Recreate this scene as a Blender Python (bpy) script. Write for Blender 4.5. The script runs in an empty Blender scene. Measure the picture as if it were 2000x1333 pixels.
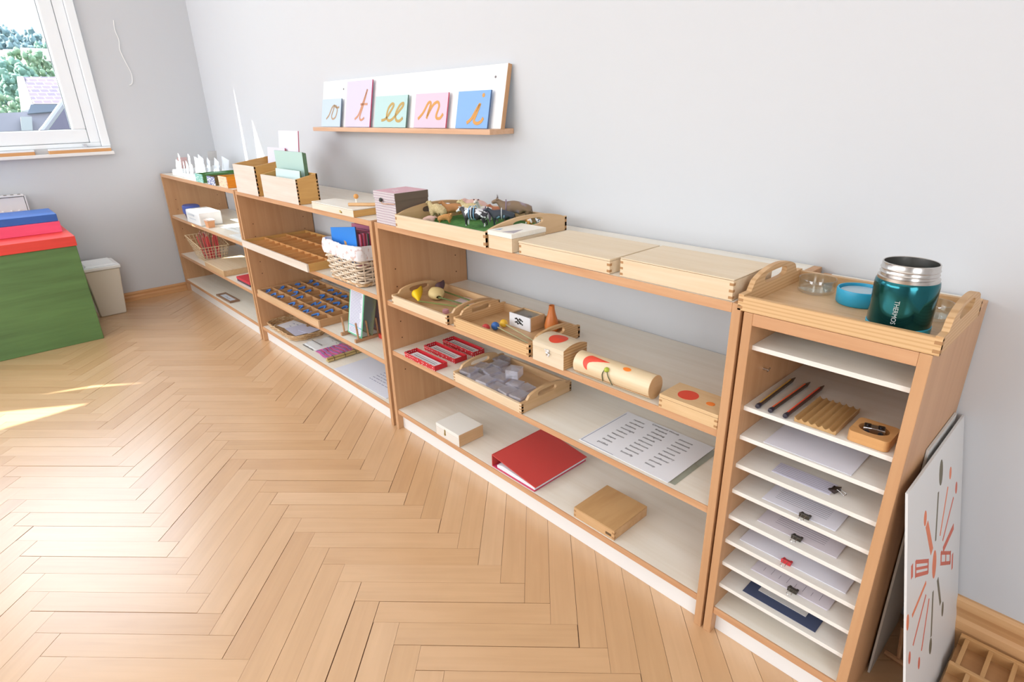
import bpy, bmesh, math, random
from mathutils import Vector, Matrix, Euler
from mathutils.geometry import tessellate_polygon
random.seed(7)
SC = bpy.context.scene
COL = SC.collection

# ------------------------------------------------------------------ camera
F_PX, CX, CY, CZ = 1143.955, 1.7869, -1.3873, 1.1489
YAW, PITCH, ROLL = 0.8315, -0.3793, -0.0249
cam = bpy.data.cameras.new('camera'); cam_o = bpy.data.objects.new('camera', cam); COL.objects.link(cam_o)
fwd = Vector((-math.sin(YAW)*math.cos(PITCH), math.cos(YAW)*math.cos(PITCH), math.sin(PITCH)))
rgt = Vector((math.cos(YAW), math.sin(YAW), 0)); upv = rgt.cross(fwd)
r2 = math.cos(ROLL)*rgt + math.sin(ROLL)*upv; u2 = -math.sin(ROLL)*rgt + math.cos(ROLL)*upv
mw = Matrix((r2, u2, -fwd)).transposed().to_4x4(); mw.translation = Vector((CX, CY, CZ))
cam_o.matrix_world = mw
cam.sensor_fit = 'HORIZONTAL'; cam.sensor_width = 36.0; cam.lens = F_PX*36.0/2000.0
cam.clip_start = 0.02; cam.clip_end = 400
SC.camera = cam_o

# ------------------------------------------------------------------ sky, sun, window and fill light, exposure
SC.cycles.transparent_max_bounces = 48; SC.cycles.max_bounces = 12
SC.view_settings.view_transform = 'Standard'; SC.view_settings.look = 'None'
SC.view_settings.exposure = 0.3; SC.view_settings.gamma = 1.0; SC.view_settings.use_curve_mapping = False
W = bpy.data.worlds.new('world'); SC.world = W; W.use_nodes = True
wn = W.node_tree.nodes; wl = W.node_tree.links
for n in list(wn): wn.remove(n)
wo = wn.new('ShaderNodeOutputWorld'); wb = wn.new('ShaderNodeBackground'); wl.new(wb.outputs[0], wo.inputs[0])
wt = wn.new('ShaderNodeTexCoord'); ws = wn.new('ShaderNodeSeparateXYZ'); wl.new(wt.outputs['Generated'], ws.inputs[0])
wr = wn.new('ShaderNodeValToRGB'); wl.new(ws.outputs['Z'], wr.inputs[0])
wr.color_ramp.elements[0].position = 0.0; wr.color_ramp.elements[0].color = (0.62, 0.66, 0.66, 1)
wr.color_ramp.elements[1].position = 0.40; wr.color_ramp.elements[1].color = (0.70, 0.84, 1.0, 1)
e = wr.color_ramp.elements.new(0.12); e.color = (0.90, 0.96, 0.96, 1)
wl.new(wr.outputs[0], wb.inputs[0])
# hazy sky that grows brighter well above the horizon
wm_ = wn.new('ShaderNodeMapRange'); wm_.inputs[1].default_value = 0.16; wm_.inputs[2].default_value = 0.42; wm_.inputs[3].default_value = 1.1; wm_.inputs[4].default_value = 5.0
wl.new(ws.outputs['Z'], wm_.inputs[0]); wl.new(wm_.outputs[0], wb.inputs[1])
SUN = bpy.data.lights.new('sun', 'SUN'); SUN.energy = 22.0; SUN.angle = 0.003; SUN.color = (1.0, 0.965, 0.91)
sun_o = bpy.data.objects.new('sun', SUN); COL.objects.link(sun_o)
sdir = Vector((0.487, 0.873, -0.8)).normalized()
sun_o.rotation_euler = sdir.to_track_quat('-Z', 'Y').to_euler(); sun_o.location = (-6, -6, 6)
def area(name, loc, target, sx, sy, power, col):
    l = bpy.data.lights.new(name, 'AREA'); l.shape = 'RECTANGLE'; l.size = sx; l.size_y = sy; l.energy = power; l.color = col
    o = bpy.data.objects.new(name, l); COL.objects.link(o); o.location = loc
    o.rotation_euler = (Vector(target)-Vector(loc)).to_track_quat('-Z', 'Y').to_euler(); return o
# lamp added behind the camera to brighten the room, and side window daylight
area('front_fill_lamp', (-1.0, -4.7, 1.6), (-0.7, 0.0, 0.5), 3.6, 1.9, 80.0, (0.94, 0.97, 1.0))
area('daylight_side_window', (-2.58, -3.2, 1.75), (0.9, -1.2, 0.2), 1.5, 1.5, 24.0, (0.88, 0.94, 1.0))
area('ceiling_fill_lamp', (-0.3, -2.2, 3.05), (-0.3, -1.8, 0.0), 4.6, 2.6, 16.0, (0.99, 0.99, 1.0))  # added fill lamp standing in for light off the ceiling

area('right_fill_lamp', (3.4, -2.6, 1.5), (-2.6, -1.2, 0.9), 1.6, 2.0, 40, (0.90, 0.95, 1.0))  # added fill lamp to brighten the left wall; no doorway there

# ------------------------------------------------------------------ materials
def lin(c):
    return tuple(((v/255.0)/12.92 if v/255.0 <= 0.04045 else ((v/255.0+0.055)/1.055)**2.4) for v in c)
MATS = {}
def P(name, col, rough=0.5, metal=0.0, spec=None, trans=0.0, emit=None, alpha=1.0, coat=0.0, ior=None):
    if name in MATS: return MATS[name]
    m = bpy.data.materials.new(name); m.use_nodes = True; b = m.node_tree.nodes['Principled BSDF']
    b.inputs['Base Color'].default_value = (*lin(col), 1); b.inputs['Roughness'].default_value = rough
    b.inputs['Metallic'].default_value = metal; b.inputs['Transmission Weight'].default_value = trans
    b.inputs['Coat Weight'].default_value = coat
    if spec is not None: b.inputs['Specular IOR Level'].default_value = spec
    if ior: b.inputs['IOR'].default_value = ior
    MATS[name] = m; return m
def nt(m): return m.node_tree.nodes, m.node_tree.links, m.node_tree.nodes['Principled BSDF']
def wood(name, c1, c2, axis='X', freq=26.0, stretch=0.06, rough=0.42, strength=1.0, coords='Object', bump=0.0):
    """streaky grain running along the given axis of the part"""
    if name in MATS: return MATS[name]
    m = P(name, c1, rough); N, L, b = nt(m)
    tc = N.new('ShaderNodeTexCoord'); mp = N.new('ShaderNodeMapping'); L.new(tc.outputs[coords], mp.inputs[0])
    s = [freq, freq, freq]; s['XYZ'.index(axis)] = freq*stretch; mp.inputs['Scale'].default_value = s
    n1 = N.new('ShaderNodeTexNoise'); n1.inputs['Scale'].default_value = 1.6; n1.inputs['Detail'].default_value = 5; n1.inputs['Distortion'].default_value = 0.6
    L.new(mp.outputs[0], n1.inputs[0])
    n2 = N.new('ShaderNodeTexNoise'); n2.inputs['Scale'].default_value = 7.0; n2.inputs['Detail'].default_value = 2
    L.new(mp.outputs[0], n2.inputs[0])
    mx = N.new('ShaderNodeMath'); mx.operation = 'MULTIPLY_ADD'; mx.inputs[1].default_value = 0.35
    L.new(n2.outputs[0], mx.inputs[0]); L.new(n1.outputs[0], mx.inputs[2])
    r = N.new('ShaderNodeValToRGB'); L.new(mx.outputs[0], r.inputs[0])
    r.color_ramp.elements[0].position = 0.67-0.18*strength; r.color_ramp.elements[0].color = (*lin(c2), 1)
    r.color_ramp.elements[1].position = 0.67+0.16*strength; r.color_ramp.elements[1].color = (*lin(c1), 1)
    L.new(r.outputs[0], b.inputs['Base Color']); return m
def rings(name, c1, c2, axis='X', freq=60.0, rough=0.5):
    """pine with clear growth lines running along an axis"""
    if name in MATS: return MATS[name]
    m = P(name, c1, rough); N, L, b = nt(m)
    tc = N.new('ShaderNodeTexCoord'); mp = N.new('ShaderNodeMapping'); L.new(tc.outputs['Object'], mp.inputs[0])
    s = [1, 1, 1]; s['XYZ'.index(axis)] = 0.07; mp.inputs['Scale'].default_value = s
    w = N.new('ShaderNodeTexWave'); w.wave_type = 'BANDS'; w.bands_direction = 'Z' if axis != 'Z' else 'X'
    w.inputs['Scale'].default_value = freq; w.inputs['Distortion'].default_value = 5.0; w.inputs['Detail'].default_value = 2.0; w.inputs['Detail Scale'].default_value = 0.5
    L.new(mp.outputs[0], w.inputs[0])
    r = N.new('ShaderNodeValToRGB'); L.new(w.outputs[1], r.inputs[0])
    r.color_ramp.elements[0].position = 0.0; r.color_ramp.elements[0].color = (*lin(c2), 1)
    r.color_ramp.elements[1].position = 0.55; r.color_ramp.elements[1].color = (*lin(c1), 1)
    L.new(r.outputs[0], b.inputs['Base Color']); return m
def spotty(name, c1, c2, scale, thr=0.5, rough=0.6, soft=0.03, kind='noise'):
    if name in MATS: return MATS[name]
    m = P(name, c1, rough); N, L, b = nt(m)
    tc = N.new('ShaderNodeTexCoord')
    t = N.new('ShaderNodeTexNoise' if kind == 'noise' else 'ShaderNodeTexVoronoi'); t.inputs['Scale'].default_value = scale
    L.new(tc.outputs['Object'], t.inputs['Vector'])
    r = N.new('ShaderNodeValToRGB'); L.new(t.outputs[0], r.inputs[0])
    r.color_ramp.elements[0].position = thr-soft; r.color_ramp.elements[0].color = (*lin(c1), 1)
    r.color_ramp.elements[1].position = thr+soft; r.color_ramp.elements[1].color = (*lin(c2), 1)
    L.new(r.outputs[0], b.inputs['Base Color']); return m
def clear(name, tint=(235, 238, 242), rough=0.03, mixf=0.18, milk=0.0):
    """thin clear plastic / glass: mostly see-through with a gloss on top"""
    if name in MATS: return MATS[name]
    m = bpy.data.materials.new(name); m.use_nodes = True; N = m.node_tree.nodes; L = m.node_tree.links
    for n in list(N): N.remove(n)
    o = N.new('ShaderNodeOutputMaterial'); mx = N.new('ShaderNodeMixShader'); t = N.new('ShaderNodeBsdfTransparent'); g = N.new('ShaderNodeBsdfGlossy')
    fr = N.new('ShaderNodeLayerWeight'); fr.inputs[0].default_value = 0.5; pw = N.new('ShaderNodeMath'); pw.operation = 'POWER'; pw.inputs[1].default_value = 3.5; L.new(fr.outputs['Facing'], pw.inputs[0])
    ad = N.new('ShaderNodeMath'); ad.operation = 'MULTIPLY_ADD'; ad.inputs[1].default_value = 0.6; ad.inputs[2].default_value = 0.035+mixf; ad.use_clamp = True
    t.inputs[0].default_value = (*lin(tint), 1); g.inputs[0].default_value = (0.95, 0.95, 0.97, 1); g.inputs[1].default_value = rough
    L.new(pw.outputs[0], ad.inputs[0]); L.new(ad.outputs[0], mx.inputs[0]); L.new(g.outputs[0], mx.inputs[2]); L.new(mx.outputs[0], o.inputs[0])
    if milk > 0:
        df = N.new('ShaderNodeBsdfDiffuse'); df.inputs[0].default_value = (0.86, 0.85, 0.92, 1); m0 = N.new('ShaderNodeMixShader'); m0.inputs[0].default_value = milk
        L.new(t.outputs[0], m0.inputs[1]); L.new(df.outputs[0], m0.inputs[2]); L.new(m0.outputs[0], mx.inputs[1])
    else: L.new(t.outputs[0], mx.inputs[1])
    MATS[name] = m; return m

# ------------------------------------------------------------------ mesh helpers
class MB:
    def __init__(s): s.v = []; s.f = []; s.m = []; s.uv = None
    def add(s, vs, fs, mi=0, mat=None):
        o = len(s.v); s.v += [tuple(mat @ Vector(p)) if mat is not None else tuple(p) for p in vs]
        s.f += [tuple(i+o for i in f) for f in fs]; s.m += [mi]*len(fs); return s
    def box(s, x0, x1, y0, y1, z0, z1, mi=0, mat=None):
        vs = [(x, y, z) for z in (z0, z1) for y in (y0, y1) for x in (x0, x1)]
        return s.add(vs, [(0, 2, 3, 1), (4, 5, 7, 6), (0, 1, 5, 4), (2, 6, 7, 3), (0, 4, 6, 2), (1, 3, 7, 5)], mi, mat)
    def lathe(s, prof, n=32, mi=0, mat=None, cap=True):
        vs = []; fs = []
        for (r, z) in prof:
            for k in range(n):
                a = 2*math.pi*k/n; vs.append((r*math.cos(a), r*math.sin(a), z))
        for i in range(len(prof)-1):
            for k in range(n):
                a = i*n+k; b_ = i*n+(k+1) % n; fs.append((a, b_, b_+n, a+n))
        if cap:
            if prof[0][0] > 1e-6: fs.append(tuple(reversed(range(n))))
            if prof[-1][0] > 1e-6: fs.append(tuple(range((len(prof)-1)*n, len(prof)*n)))
        return s.add(vs, fs, mi, mat)
    def tube(s, pts, r, n=8, mi=0, closed=False, mat=None):
        pts = [Vector(p) for p in pts]; rs = r if isinstance(r, (list, tuple)) else [r]*len(pts)
        vs = []; fs = []; N = len(pts); prev = None
        for i, p in enumerate(pts):
            if closed: d = pts[(i+1) % N]-pts[i-1]
            else: d = pts[min(i+1, N-1)]-pts[max(i-1, 0)]
            if d.length < 1e-9: d = Vector((0, 0, 1))
            d.normalize()
            if prev is None:
                ref = Vector((0, 0, 1)) if abs(d.z) < 0.9 else Vector((1, 0, 0)); a = d.cross(ref).normalized()
            else:
                a = (prev-d*prev.dot(d)); a = a.normalized() if a.length > 1e-6 else d.orthogonal().normalized()
            prev = a; b_ = d.cross(a)
            for k in range(n):
                t = 2*math.pi*k/n; vs.append(p+a*(rs[i]*math.cos(t))+b_*(rs[i]*math.sin(t)))
        M_ = N if closed else N-1
        for i in range(M_):
            for k in range(n):
                a0 = i*n+k; a1 = i*n+(k+1) % n; j = ((i+1) % N)*n; fs.append((a0, a1, j+(k+1) % n, j+k))
        if not closed: fs.append(tuple(reversed(range(n)))); fs.append(tuple(range((N-1)*n, N*n)))
        return s.add(vs, fs, mi, mat)
    def plate(s, outline, holes=(), t0=0.0, t1=0.01, plane='YZ', mi=0, mat=None):
        """flat outline with holes, given thickness. plane names the two outline axes"""
        loops = [list(outline)]+[list(h) for h in holes]
        flat = [p for l in loops for p in l]
        tris = tessellate_polygon([[Vector((p[0], p[1], 0)) for p in l] for l in loops])
        def mk(p, t):
            if plane == 'YZ': return (t, p[0], p[1])
            if plane == 'XZ': return (p[0], t, p[1])
            return (p[0], p[1], t)
        n = len(flat); vs = [mk(p, t0) for p in flat]+[mk(p, t1) for p in flat]; fs = []
        for t in tris: fs.append(tuple(t)); fs.append(tuple(i+n for i in reversed(t)))
        o = 0
        for l in loops:
            for k in range(len(l)):
                a = o+k; b_ = o+(k+1) % len(l); fs.append((a, b_, b_+n, a+n))
            o += len(l)
        return s.add(vs, fs, mi, mat)
    def sphere(s, c, r, n=16, mi=0, sc=(1, 1, 1)):
        m_ = n//2; prof = [(max(1e-5, r*math.sin(math.pi*i/m_)), -r*math.cos(math.pi*i/m_)) for i in range(m_+1)]
        return s.lathe(prof, n, mi, Matrix.Translation(c) @ Matrix.Diagonal((sc[0], sc[1], sc[2], 1)), cap=False)
    def build(s, name, mats, parent=None, bevel=0.0, smooth=False, loc=None, rot=None, segs=2, sub=0):
        me = bpy.data.meshes.new(name); me.from_pydata(s.v, [], s.f); 
        if not isinstance(mats, (list, tuple)): mats = [mats]
        for m in mats: me.materials.append(m)
        me.polygons.foreach_set('material_index', s.m)
        bm = bmesh.new(); bm.from_mesh(me); bmesh.ops.recalc_face_normals(bm, faces=bm.faces); bm.to_mesh(me); bm.free()
        if smooth:
            me.polygons.foreach_set('use_smooth', [True]*len(me.polygons))
            try: me.set_sharp_from_angle(angle=math.radians(40))
            except Exception: pass
        o = bpy.data.objects.new(name, me); COL.objects.link(o)
        if parent is not None: o.parent = parent
        if loc is not None: o.location = loc
        if rot is not None: o.rotation_euler = rot
        if bevel > 0:
            b = o.modifiers.new('bevel', 'BEVEL'); b.width = bevel; b.segments = segs; b.limit_method = 'ANGLE'; b.angle_limit = math.radians(40)
        if sub: 
            b = o.modifiers.new('sub', 'SUBSURF'); b.levels = sub; b.render_levels = sub
        return o
def tag(o, label=None, cat=None, group=None, kind=None):
    if label: o['label'] = label
    if cat: o['category'] = cat
    if group: o['group'] = group
    if kind: o['kind'] = kind
    return o
def thing(name, label, cat, loc=(0, 0, 0), rz=0.0, group=None):
    o = bpy.data.objects.new(name, None); o.empty_display_size = 0.02; COL.objects.link(o)
    o.location = loc; o.rotation_euler = (0, 0, rz); return tag(o, label, cat, group)
def struct(o): o['kind'] = 'structure'; return o
def lab(o, t): o['label'] = t; return o
def copy_tree(o, parent=None):
    c = o.copy(); COL.objects.link(c); c.parent = parent
    for ch in list(o.children): copy_tree(ch, c)
    return c
def bx(name, x0, x1, y0, y1, z0, z1, mat, parent=None, bevel=0.0008):
    return MB().box(x0, x1, y0, y1, z0, z1).build(name, mat, parent, bevel)
def catmull(pts, n=8, closed=False):
    out = []; N = len(pts); rng = range(N) if closed else range(N-1)
    for i in rng:
        p0 = pts[i-1] if (closed or i > 0) else pts[0]; p1 = pts[i]; p2 = pts[(i+1) % N]; p3 = pts[(i+2) % N] if (closed or i+2 < N) else pts[-1]
        for k in range(n):
            t = k/n; out.append(tuple(0.5*((2*b_)+(-a+c_)*t+(2*a-5*b_+4*c_-d)*t*t+(-a+3*b_-3*c_+d)*t**3) for a, b_, c_, d in zip(p0, p1, p2, p3)))
    if not closed: out.append(tuple(pts[-1]))
    return out
def ribbon(mb, pts, w, t0, t1, plane='XZ', mi=0):
    """flat stroke of width w along a 2D path"""
    P2 = [Vector(p) for p in pts]; n = len(P2); L = []; R = []
    for i in range(n):
        d = (P2[min(i+1, n-1)]-P2[max(i-1, 0)]); d = d.normalized() if d.length > 0 else Vector((1, 0)); q = Vector((-d.y, d.x))*w/2
        L.append(P2[i]+q); R.append(P2[i]-q)
    def mk(p, t): return (p[0], t, p[1]) if plane == 'XZ' else ((t, p[0], p[1]) if plane == 'YZ' else (p[0], p[1], t))
    vs = [mk(p, t0) for p in L]+[mk(p, t0) for p in R]+[mk(p, t1) for p in L]+[mk(p, t1) for p in R]; fs = []
    for i in range(n-1):
        fs += [(i, i+1, n+i+1, n+i), (2*n+i, 3*n+i, 3*n+i+1, 2*n+i+1), (i, 2*n+i, 2*n+i+1, i+1), (n+i, n+i+1, 3*n+i+1, 3*n+i)]
    fs += [(0, n, 3*n, 2*n), (n-1, 2*n-1+2*n, 2*n-1+0, 2*n-1)] if False else [(0, n, 3*n, 2*n)]
    mb.add(vs, fs, mi)
def disc(mb, c, r, t0, t1, plane='XY', mi=0, n=36, ry=None):
    ry = r if ry is None else ry
    mb.plate([(c[0]+r*math.cos(2*math.pi*k/n), c[1]+ry*math.sin(2*math.pi*k/n)) for k in range(n)], (), t0, t1, plane, mi)
def text_mesh(txt, size, align='LEFT', extrude=0.0002):
    cu = bpy.data.curves.new('t', 'FONT'); cu.body = txt; cu.size = size; cu.align_x = align; cu.extrude = extrude; cu.resolution_u = 3
    o = bpy.data.objects.new('t', cu); COL.objects.link(o)
    dg = bpy.context.evaluated_depsgraph_get(); me = bpy.data.meshes.new_from_object(o.evaluated_get(dg))
    vs = [tuple(v.co) for v in me.vertices]; fs = [tuple(p.vertices) for p in me.polygons]
    bpy.data.objects.remove(o); bpy.data.curves.remove(cu); bpy.data.meshes.remove(me); return vs, fs
def arch(y0, y1, zl, zh, hole=True, flat=0.30, n=16, shoulder=0.0, style='grip'):
    """outline (y,z) of a tray end panel: low corners rising to a grip, and its hand hole"""
    d = y1-y0; pts = [(y0, 0), (y1, 0), (y1, zl)]; e_ = 0.03 if style == 'bow' else 0.11; pw = 0.75 if style == 'bow' else 0.42
    k1 = y1-d*e_-shoulder; k0 = y0+d*e_
    if style == 'grip': pts += [(y1-d*0.045, zl+0.001)]
    for i in range(n+1):
        t = i/n; y = k1+(k0-k1)*t; pts.append((y, zl+(zh-zl)*math.sin(math.pi*t)**pw))
    pts.append((y0, zl)); hs = []
    if hole:
        yc = (k0+k1)/2; hw = d*0.185; hz = zh-zh*0.315; hh = zh*0.155
        hs = [[(yc+hw*math.copysign(abs(math.cos(a))**0.45, math.cos(a)), hz+hh*math.copysign(abs(math.sin(a))**0.7, math.sin(a))) for a in [2*math.pi*k/24 for k in range(24)]]]
    return pts, hs
# ------------------------------------------------------------------ shared finishes
BEECH = wood('beech_edge', (210, 163, 122), (196, 145, 104), 'X', 22, 0.05)
BEECHY = wood('beech_edge_y', (210, 163, 122), (196, 145, 104), 'Y', 22, 0.05)
BEECHZ = wood('beech_panel', (204, 158, 116), (193, 145, 103), 'Z', 14, 0.05)
MAPLE = wood('white_laminate_wood', (243, 237, 226), (236, 228, 214), 'X', 16, 0.05, rough=0.35)
WHITE = P('white_laminate', (236, 234, 232), 0.4)
PLY = wood('birch_ply', (230, 209, 180), (221, 195, 160), 'X', 30, 0.04)
PLYB = wood('warm_ply', (214, 178, 136), (202, 163, 118), 'X', 26, 0.05)
PLYBY = wood('warm_ply_y', (214, 178, 136), (202, 163, 118), 'Y', 26, 0.05)
PINE = rings('pine', (218, 180, 132), (203, 160, 110), 'X', 44)
PINEY = rings('pine_y', (212, 172, 126), (198, 154, 106), 'Y', 44)
ENDG = P('end_grain', (176, 132, 88), 0.7)
PAPER = P('paper', (236, 237, 242), 0.6)
INK = P('ink', (70, 68, 78), 0.7)
STEEL = P('steel', (205, 205, 206), 0.22, 1.0)
BRASS = P('dull_brass', (170, 150, 90), 0.35, 1.0)
DARK = P('dark_metal', (52, 48, 46), 0.4, 0.6)
GLASS = clear('window_glass', (252, 253, 252), 0.0, 0.0)
CLEARP = clear('clear_plastic', (251, 251, 253), 0.10, 0.04, 0.13)
GLASSW = clear('glassware', (236, 240, 238), 0.02, 0.06)

# ------------------------------------------------------------------ room shell
XW = -2.735                       # left wall plane
WALL = P('wall_paint', (208, 210, 214), 0.85)
N_, L_, B_ = nt(WALL); nz = N_.new('ShaderNodeTexNoise'); nz.inputs['Scale'].default_value = 60; bp = N_.new('ShaderNodeBump'); bp.inputs['Strength'].default_value = 0.04
L_.new(nz.outputs[0], bp.inputs['Height']); L_.new(bp.outputs[0], B_.inputs['Normal'])
struct(bx('wall_back', XW-0.3, 3.6, 0.0, 0.2, 0.0, 3.15, WALL, bevel=0))
W1 = (-2.05, -0.655, 0.985, 2.84)      # window 1 opening: y0,y1,z0,z1
W2 = (-4.95, -3.30, 0.95, 3.06)
wm = MB()
for (a, b_, z0, z1) in ((-5.0, W2[0], 0, 3.15), (W2[1], W1[0], 0, 3.15), (W1[1], 0.0, 0, 3.15), (W1[0], W1[1], 0, W1[2]), (W1[0], W1[1], W1[3], 3.15), (W2[0], W2[1], 0, W2[2]), (W2[0], W2[1], W2[3], 3.15)):
    wm.box(XW-0.12, XW, a, b_, z0, z1)
struct(wm.build('wall_left', WALL))
struct(bx('wall_right', 3.6, 3.8, -5.0, 0.2, 0.0, 3.15, WALL, bevel=0))
struct(bx('ceiling', XW-0.3, 3.8, -5.0, 0.2, 3.15, 3.25, P('ceiling_paint', (240, 240, 238), 0.9), bevel=0))

# herringbone parquet: one mesh, one quad block per stave
FW, FL, UA, VA = 0.06404, 0.42856, -0.31093, -1.00200
fm = MB(); rnd = []; uvs = []
r_ = random.Random(3)
def stave(u0, u1, v0, v1, along_u):
    g = [r_.choice((0.0004, 0.0005, 0.0006, 0.0008, 0.0012, 0.0022)) for _ in range(4)]
    cu = [(u0+g[0]*0.6, v0+g[1]*0.6), (u1-g[2]*0.6, v0+g[1]*0.6), (u1-g[2]*0.6, v1-g[3]*0.6), (u0+g[0]*0.6, v1-g[3]*0.6)]
    S = math.sqrt(2)
    P_ = [((u-v)/S, (u+v)/S) for u, v in cu]
    cxm = sum(p[0] for p in P_)/4; cym = sum(p[1] for p in P_)/4
    if not (XW-0.3 < cxm < 3.8 and -5.0 < cym < 0.2): return
    o = len(fm.v); dz = r_.uniform(-0.0002, 0.0002); fm.v += [(p[0], p[1], dz) for p in P_]+[(p[0], p[1], -0.006) for p in P_]
    fm.f += [(o, o+1, o+2, o+3)]+[(o+k, o+4+k, o+4+(k+1) % 4, o+(k+1) % 4) for k in range(4)]; fm.m += [0]*5
    q = r_.random(); ox, oy = r_.random()*20, r_.random()*20
    lu = (u1-u0, v1-v0) if along_u else (v1-v0, u1-u0)
    base = [(0, 0), (lu[0], 0), (lu[0], lu[1]), (0, lu[1])] if along_u else [(0, 0), (0, lu[1]), (lu[0], lu[1]), (lu[0], 0)]
    rnd.extend([q]*5); uvs.extend([(a+ox, b_+oy) for a, b_ in base]); uvs.extend([(ox, oy)]*16)
for m_ in range(-14, 16):
    for k_ in range(-70, 71):
        a = UA+k_*FW+m_*FL; b_ = VA-k_*FW+m_*FL
        cx0 = (a-b_)/math.sqrt(2); cy0 = (a+b_)/math.sqrt(2)
        if -4.5 < cx0 < 4.5 and -6 < cy0 < 1:
            stave(a, a+FL, b_, b_+FW, True); stave(a+FL, a+FL+FW, b_, b_+FL, False)
fme = bpy.data.meshes.new('floor'); fme.from_pydata(fm.v, [], fm.f)
at_ = fme.attributes.new('stave', 'FLOAT', 'FACE'); at_.data.foreach_set('value', rnd)
ul = fme.uv_layers.new(name='uv'); ul.data.foreach_set('uv', [c for p in uvs for c in p])
FM = P('oiled_oak_staves', (215, 168, 120), 0.30, coat=1.0); N, L, b = nt(FM); b.inputs['Coat Roughness'].default_value = 0.27
ua = N.new('ShaderNodeUVMap'); mp = N.new('ShaderNodeMapping'); mp.inputs['Scale'].default_value = (3.0, 60, 1); L.new(ua.outputs[0], mp.inputs[0])
n1 = N.new('ShaderNodeTexNoise'); n1.inputs['Scale'].default_value = 1.0; n1.inputs['Detail'].default_value = 6; n1.inputs['Distortion'].default_value = 0.8; L.new(mp.outputs[0], n1.inputs[0])
mp2 = N.new('ShaderNodeMapping'); mp2.inputs['Scale'].default_value = (5.0, 14, 1); L.new(ua.outputs[0], mp2.inputs[0])
n2 = N.new('ShaderNodeTexNoise'); n2.inputs['Scale'].default_value = 1.0; n2.inputs['Detail'].default_value = 2; L.new(mp2.outputs[0], n2.inputs[0])
ra = N.new('ShaderNodeAttribute'); ra.attribute_name = 'stave'
rp = N.new('ShaderNodeValToRGB'); L.new(ra.outputs['Fac'], rp.inputs[0])
cs = [(0.0, (206, 163, 120)), (0.2, (212, 170, 127)), (0.45, (217, 176, 134)), (0.7, (213, 171, 128)), (0.85, (222, 183, 143)), (1.0, (208, 166, 122))]
rp.color_ramp.elements[0].position = 0; rp.color_ramp.elements[0].color = (*lin(cs[0][1]), 1); rp.color_ramp.elements[1].position = 1; rp.color_ramp.elements[1].color = (*lin(cs[-1][1]), 1)
for p_, c_ in cs[1:-1]:
    e_ = rp.color_ramp.elements.new(p_); e_.color = (*lin(c_), 1)
mu = N.new('ShaderNodeMix'); mu.data_type = 'RGBA'; mu.blend_type = 'MULTIPLY'; mu.inputs[0].default_value = 0.32
gr = N.new('ShaderNodeValToRGB'); gr.color_ramp.elements[0].position = 0.3; gr.color_ramp.elements[0].color = (0.66, 0.60, 0.54, 1); gr.color_ramp.elements[1].position = 0.62; gr.color_ramp.elements[1].color = (1, 1, 1, 1)
av = N.new('ShaderNodeMath'); av.operation = 'MULTIPLY_ADD'; av.inputs[1].default_value = 0.5; L.new(n2.outputs[0], av.inputs[0]); ml = N.new('ShaderNodeMath'); ml.operation = 'MULTIPLY'; ml.inputs[1].default_value = 0.5; L.new(n1.outputs[0], ml.inputs[0]); L.new(ml.outputs[0], av.inputs[2])
L.new(av.outputs[0], gr.inputs[0]); L.new(rp.outputs[0], mu.inputs[6]); L.new(gr.outputs[0], mu.inputs[7]); L.new(mu.outputs[2], b.inputs['Base Color'])
b2 = N.new('ShaderNodeBump'); b2.inputs['Strength'].default_value = 0.05; b2.inputs['Distance'].default_value = 0.001; L.new(n2.outputs[0], b2.inputs['Height']); L.new(b2.outputs[0], b.inputs['Normal'])
fme.materials.append(FM); fme.materials.append(P('parquet_gap', (92, 62, 40), 0.9))
# dark bed under the gaps, in the same mesh
bmf = bmesh.new(); bmf.from_mesh(fme)
vv = [bmf.verts.new(c) for c in ((XW-0.3, -5, -0.0025), (3.8, -5, -0.0025), (3.8, 0.2, -0.0025), (XW-0.3, 0.2, -0.0025))]; ff = bmf.faces.new(vv); ff.material_index = 1
bmf.to_mesh(fme); bmf.free()
fo = bpy.data.objects.new('floor', fme); COL.objects.link(fo); struct(fo)

# baseboards with a rounded moulding
def moulding(name, p0, p1, inward, h, d, z0=0.0):
    """profile (offset from wall, z) swept between two floor points"""
    prof = [(0, 0), (d, 0), (d, h*0.42), (d*0.82, h*0.55), (d*0.55, h*0.62), (d*0.60, h*0.72), (d*0.72, h*0.82), (d*0.6, h*0.95), (d*0.3, h), (0, h)]
    vs = []; p0 = Vector(p0); p1 = Vector(p1); inw = Vector(inward); n = len(prof)
    for p in (p0, p1):
        for (o_, z) in prof: q = p+inw*o_; vs.append((q.x, q.y, z0+z))
    fs = [(k, (k+1) % n, n+(k+1) % n, n+k) for k in range(n)]+[tuple(range(n)), tuple(range(2*n-1, n-1, -1))]
    return struct(MB().add(vs, fs).build(name, BEECHB, smooth=False))
BEECHB = wood('baseboard_wood', (217, 168, 118), (203, 148, 98), 'Y', 16, 0.05)
moulding('baseboard_left', (XW, 0, 0), (XW, -3.0, 0), (1, 0, 0), 0.058, 0.02)
BEECHB = wood('baseboard_wood_x', (222, 176, 126), (206, 154, 104), 'X', 16, 0.05)
moulding('baseboard_back', (1.635, 0, 0), (3.6, 0, 0), (0, -1, 0), 0.125, 0.02)

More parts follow.
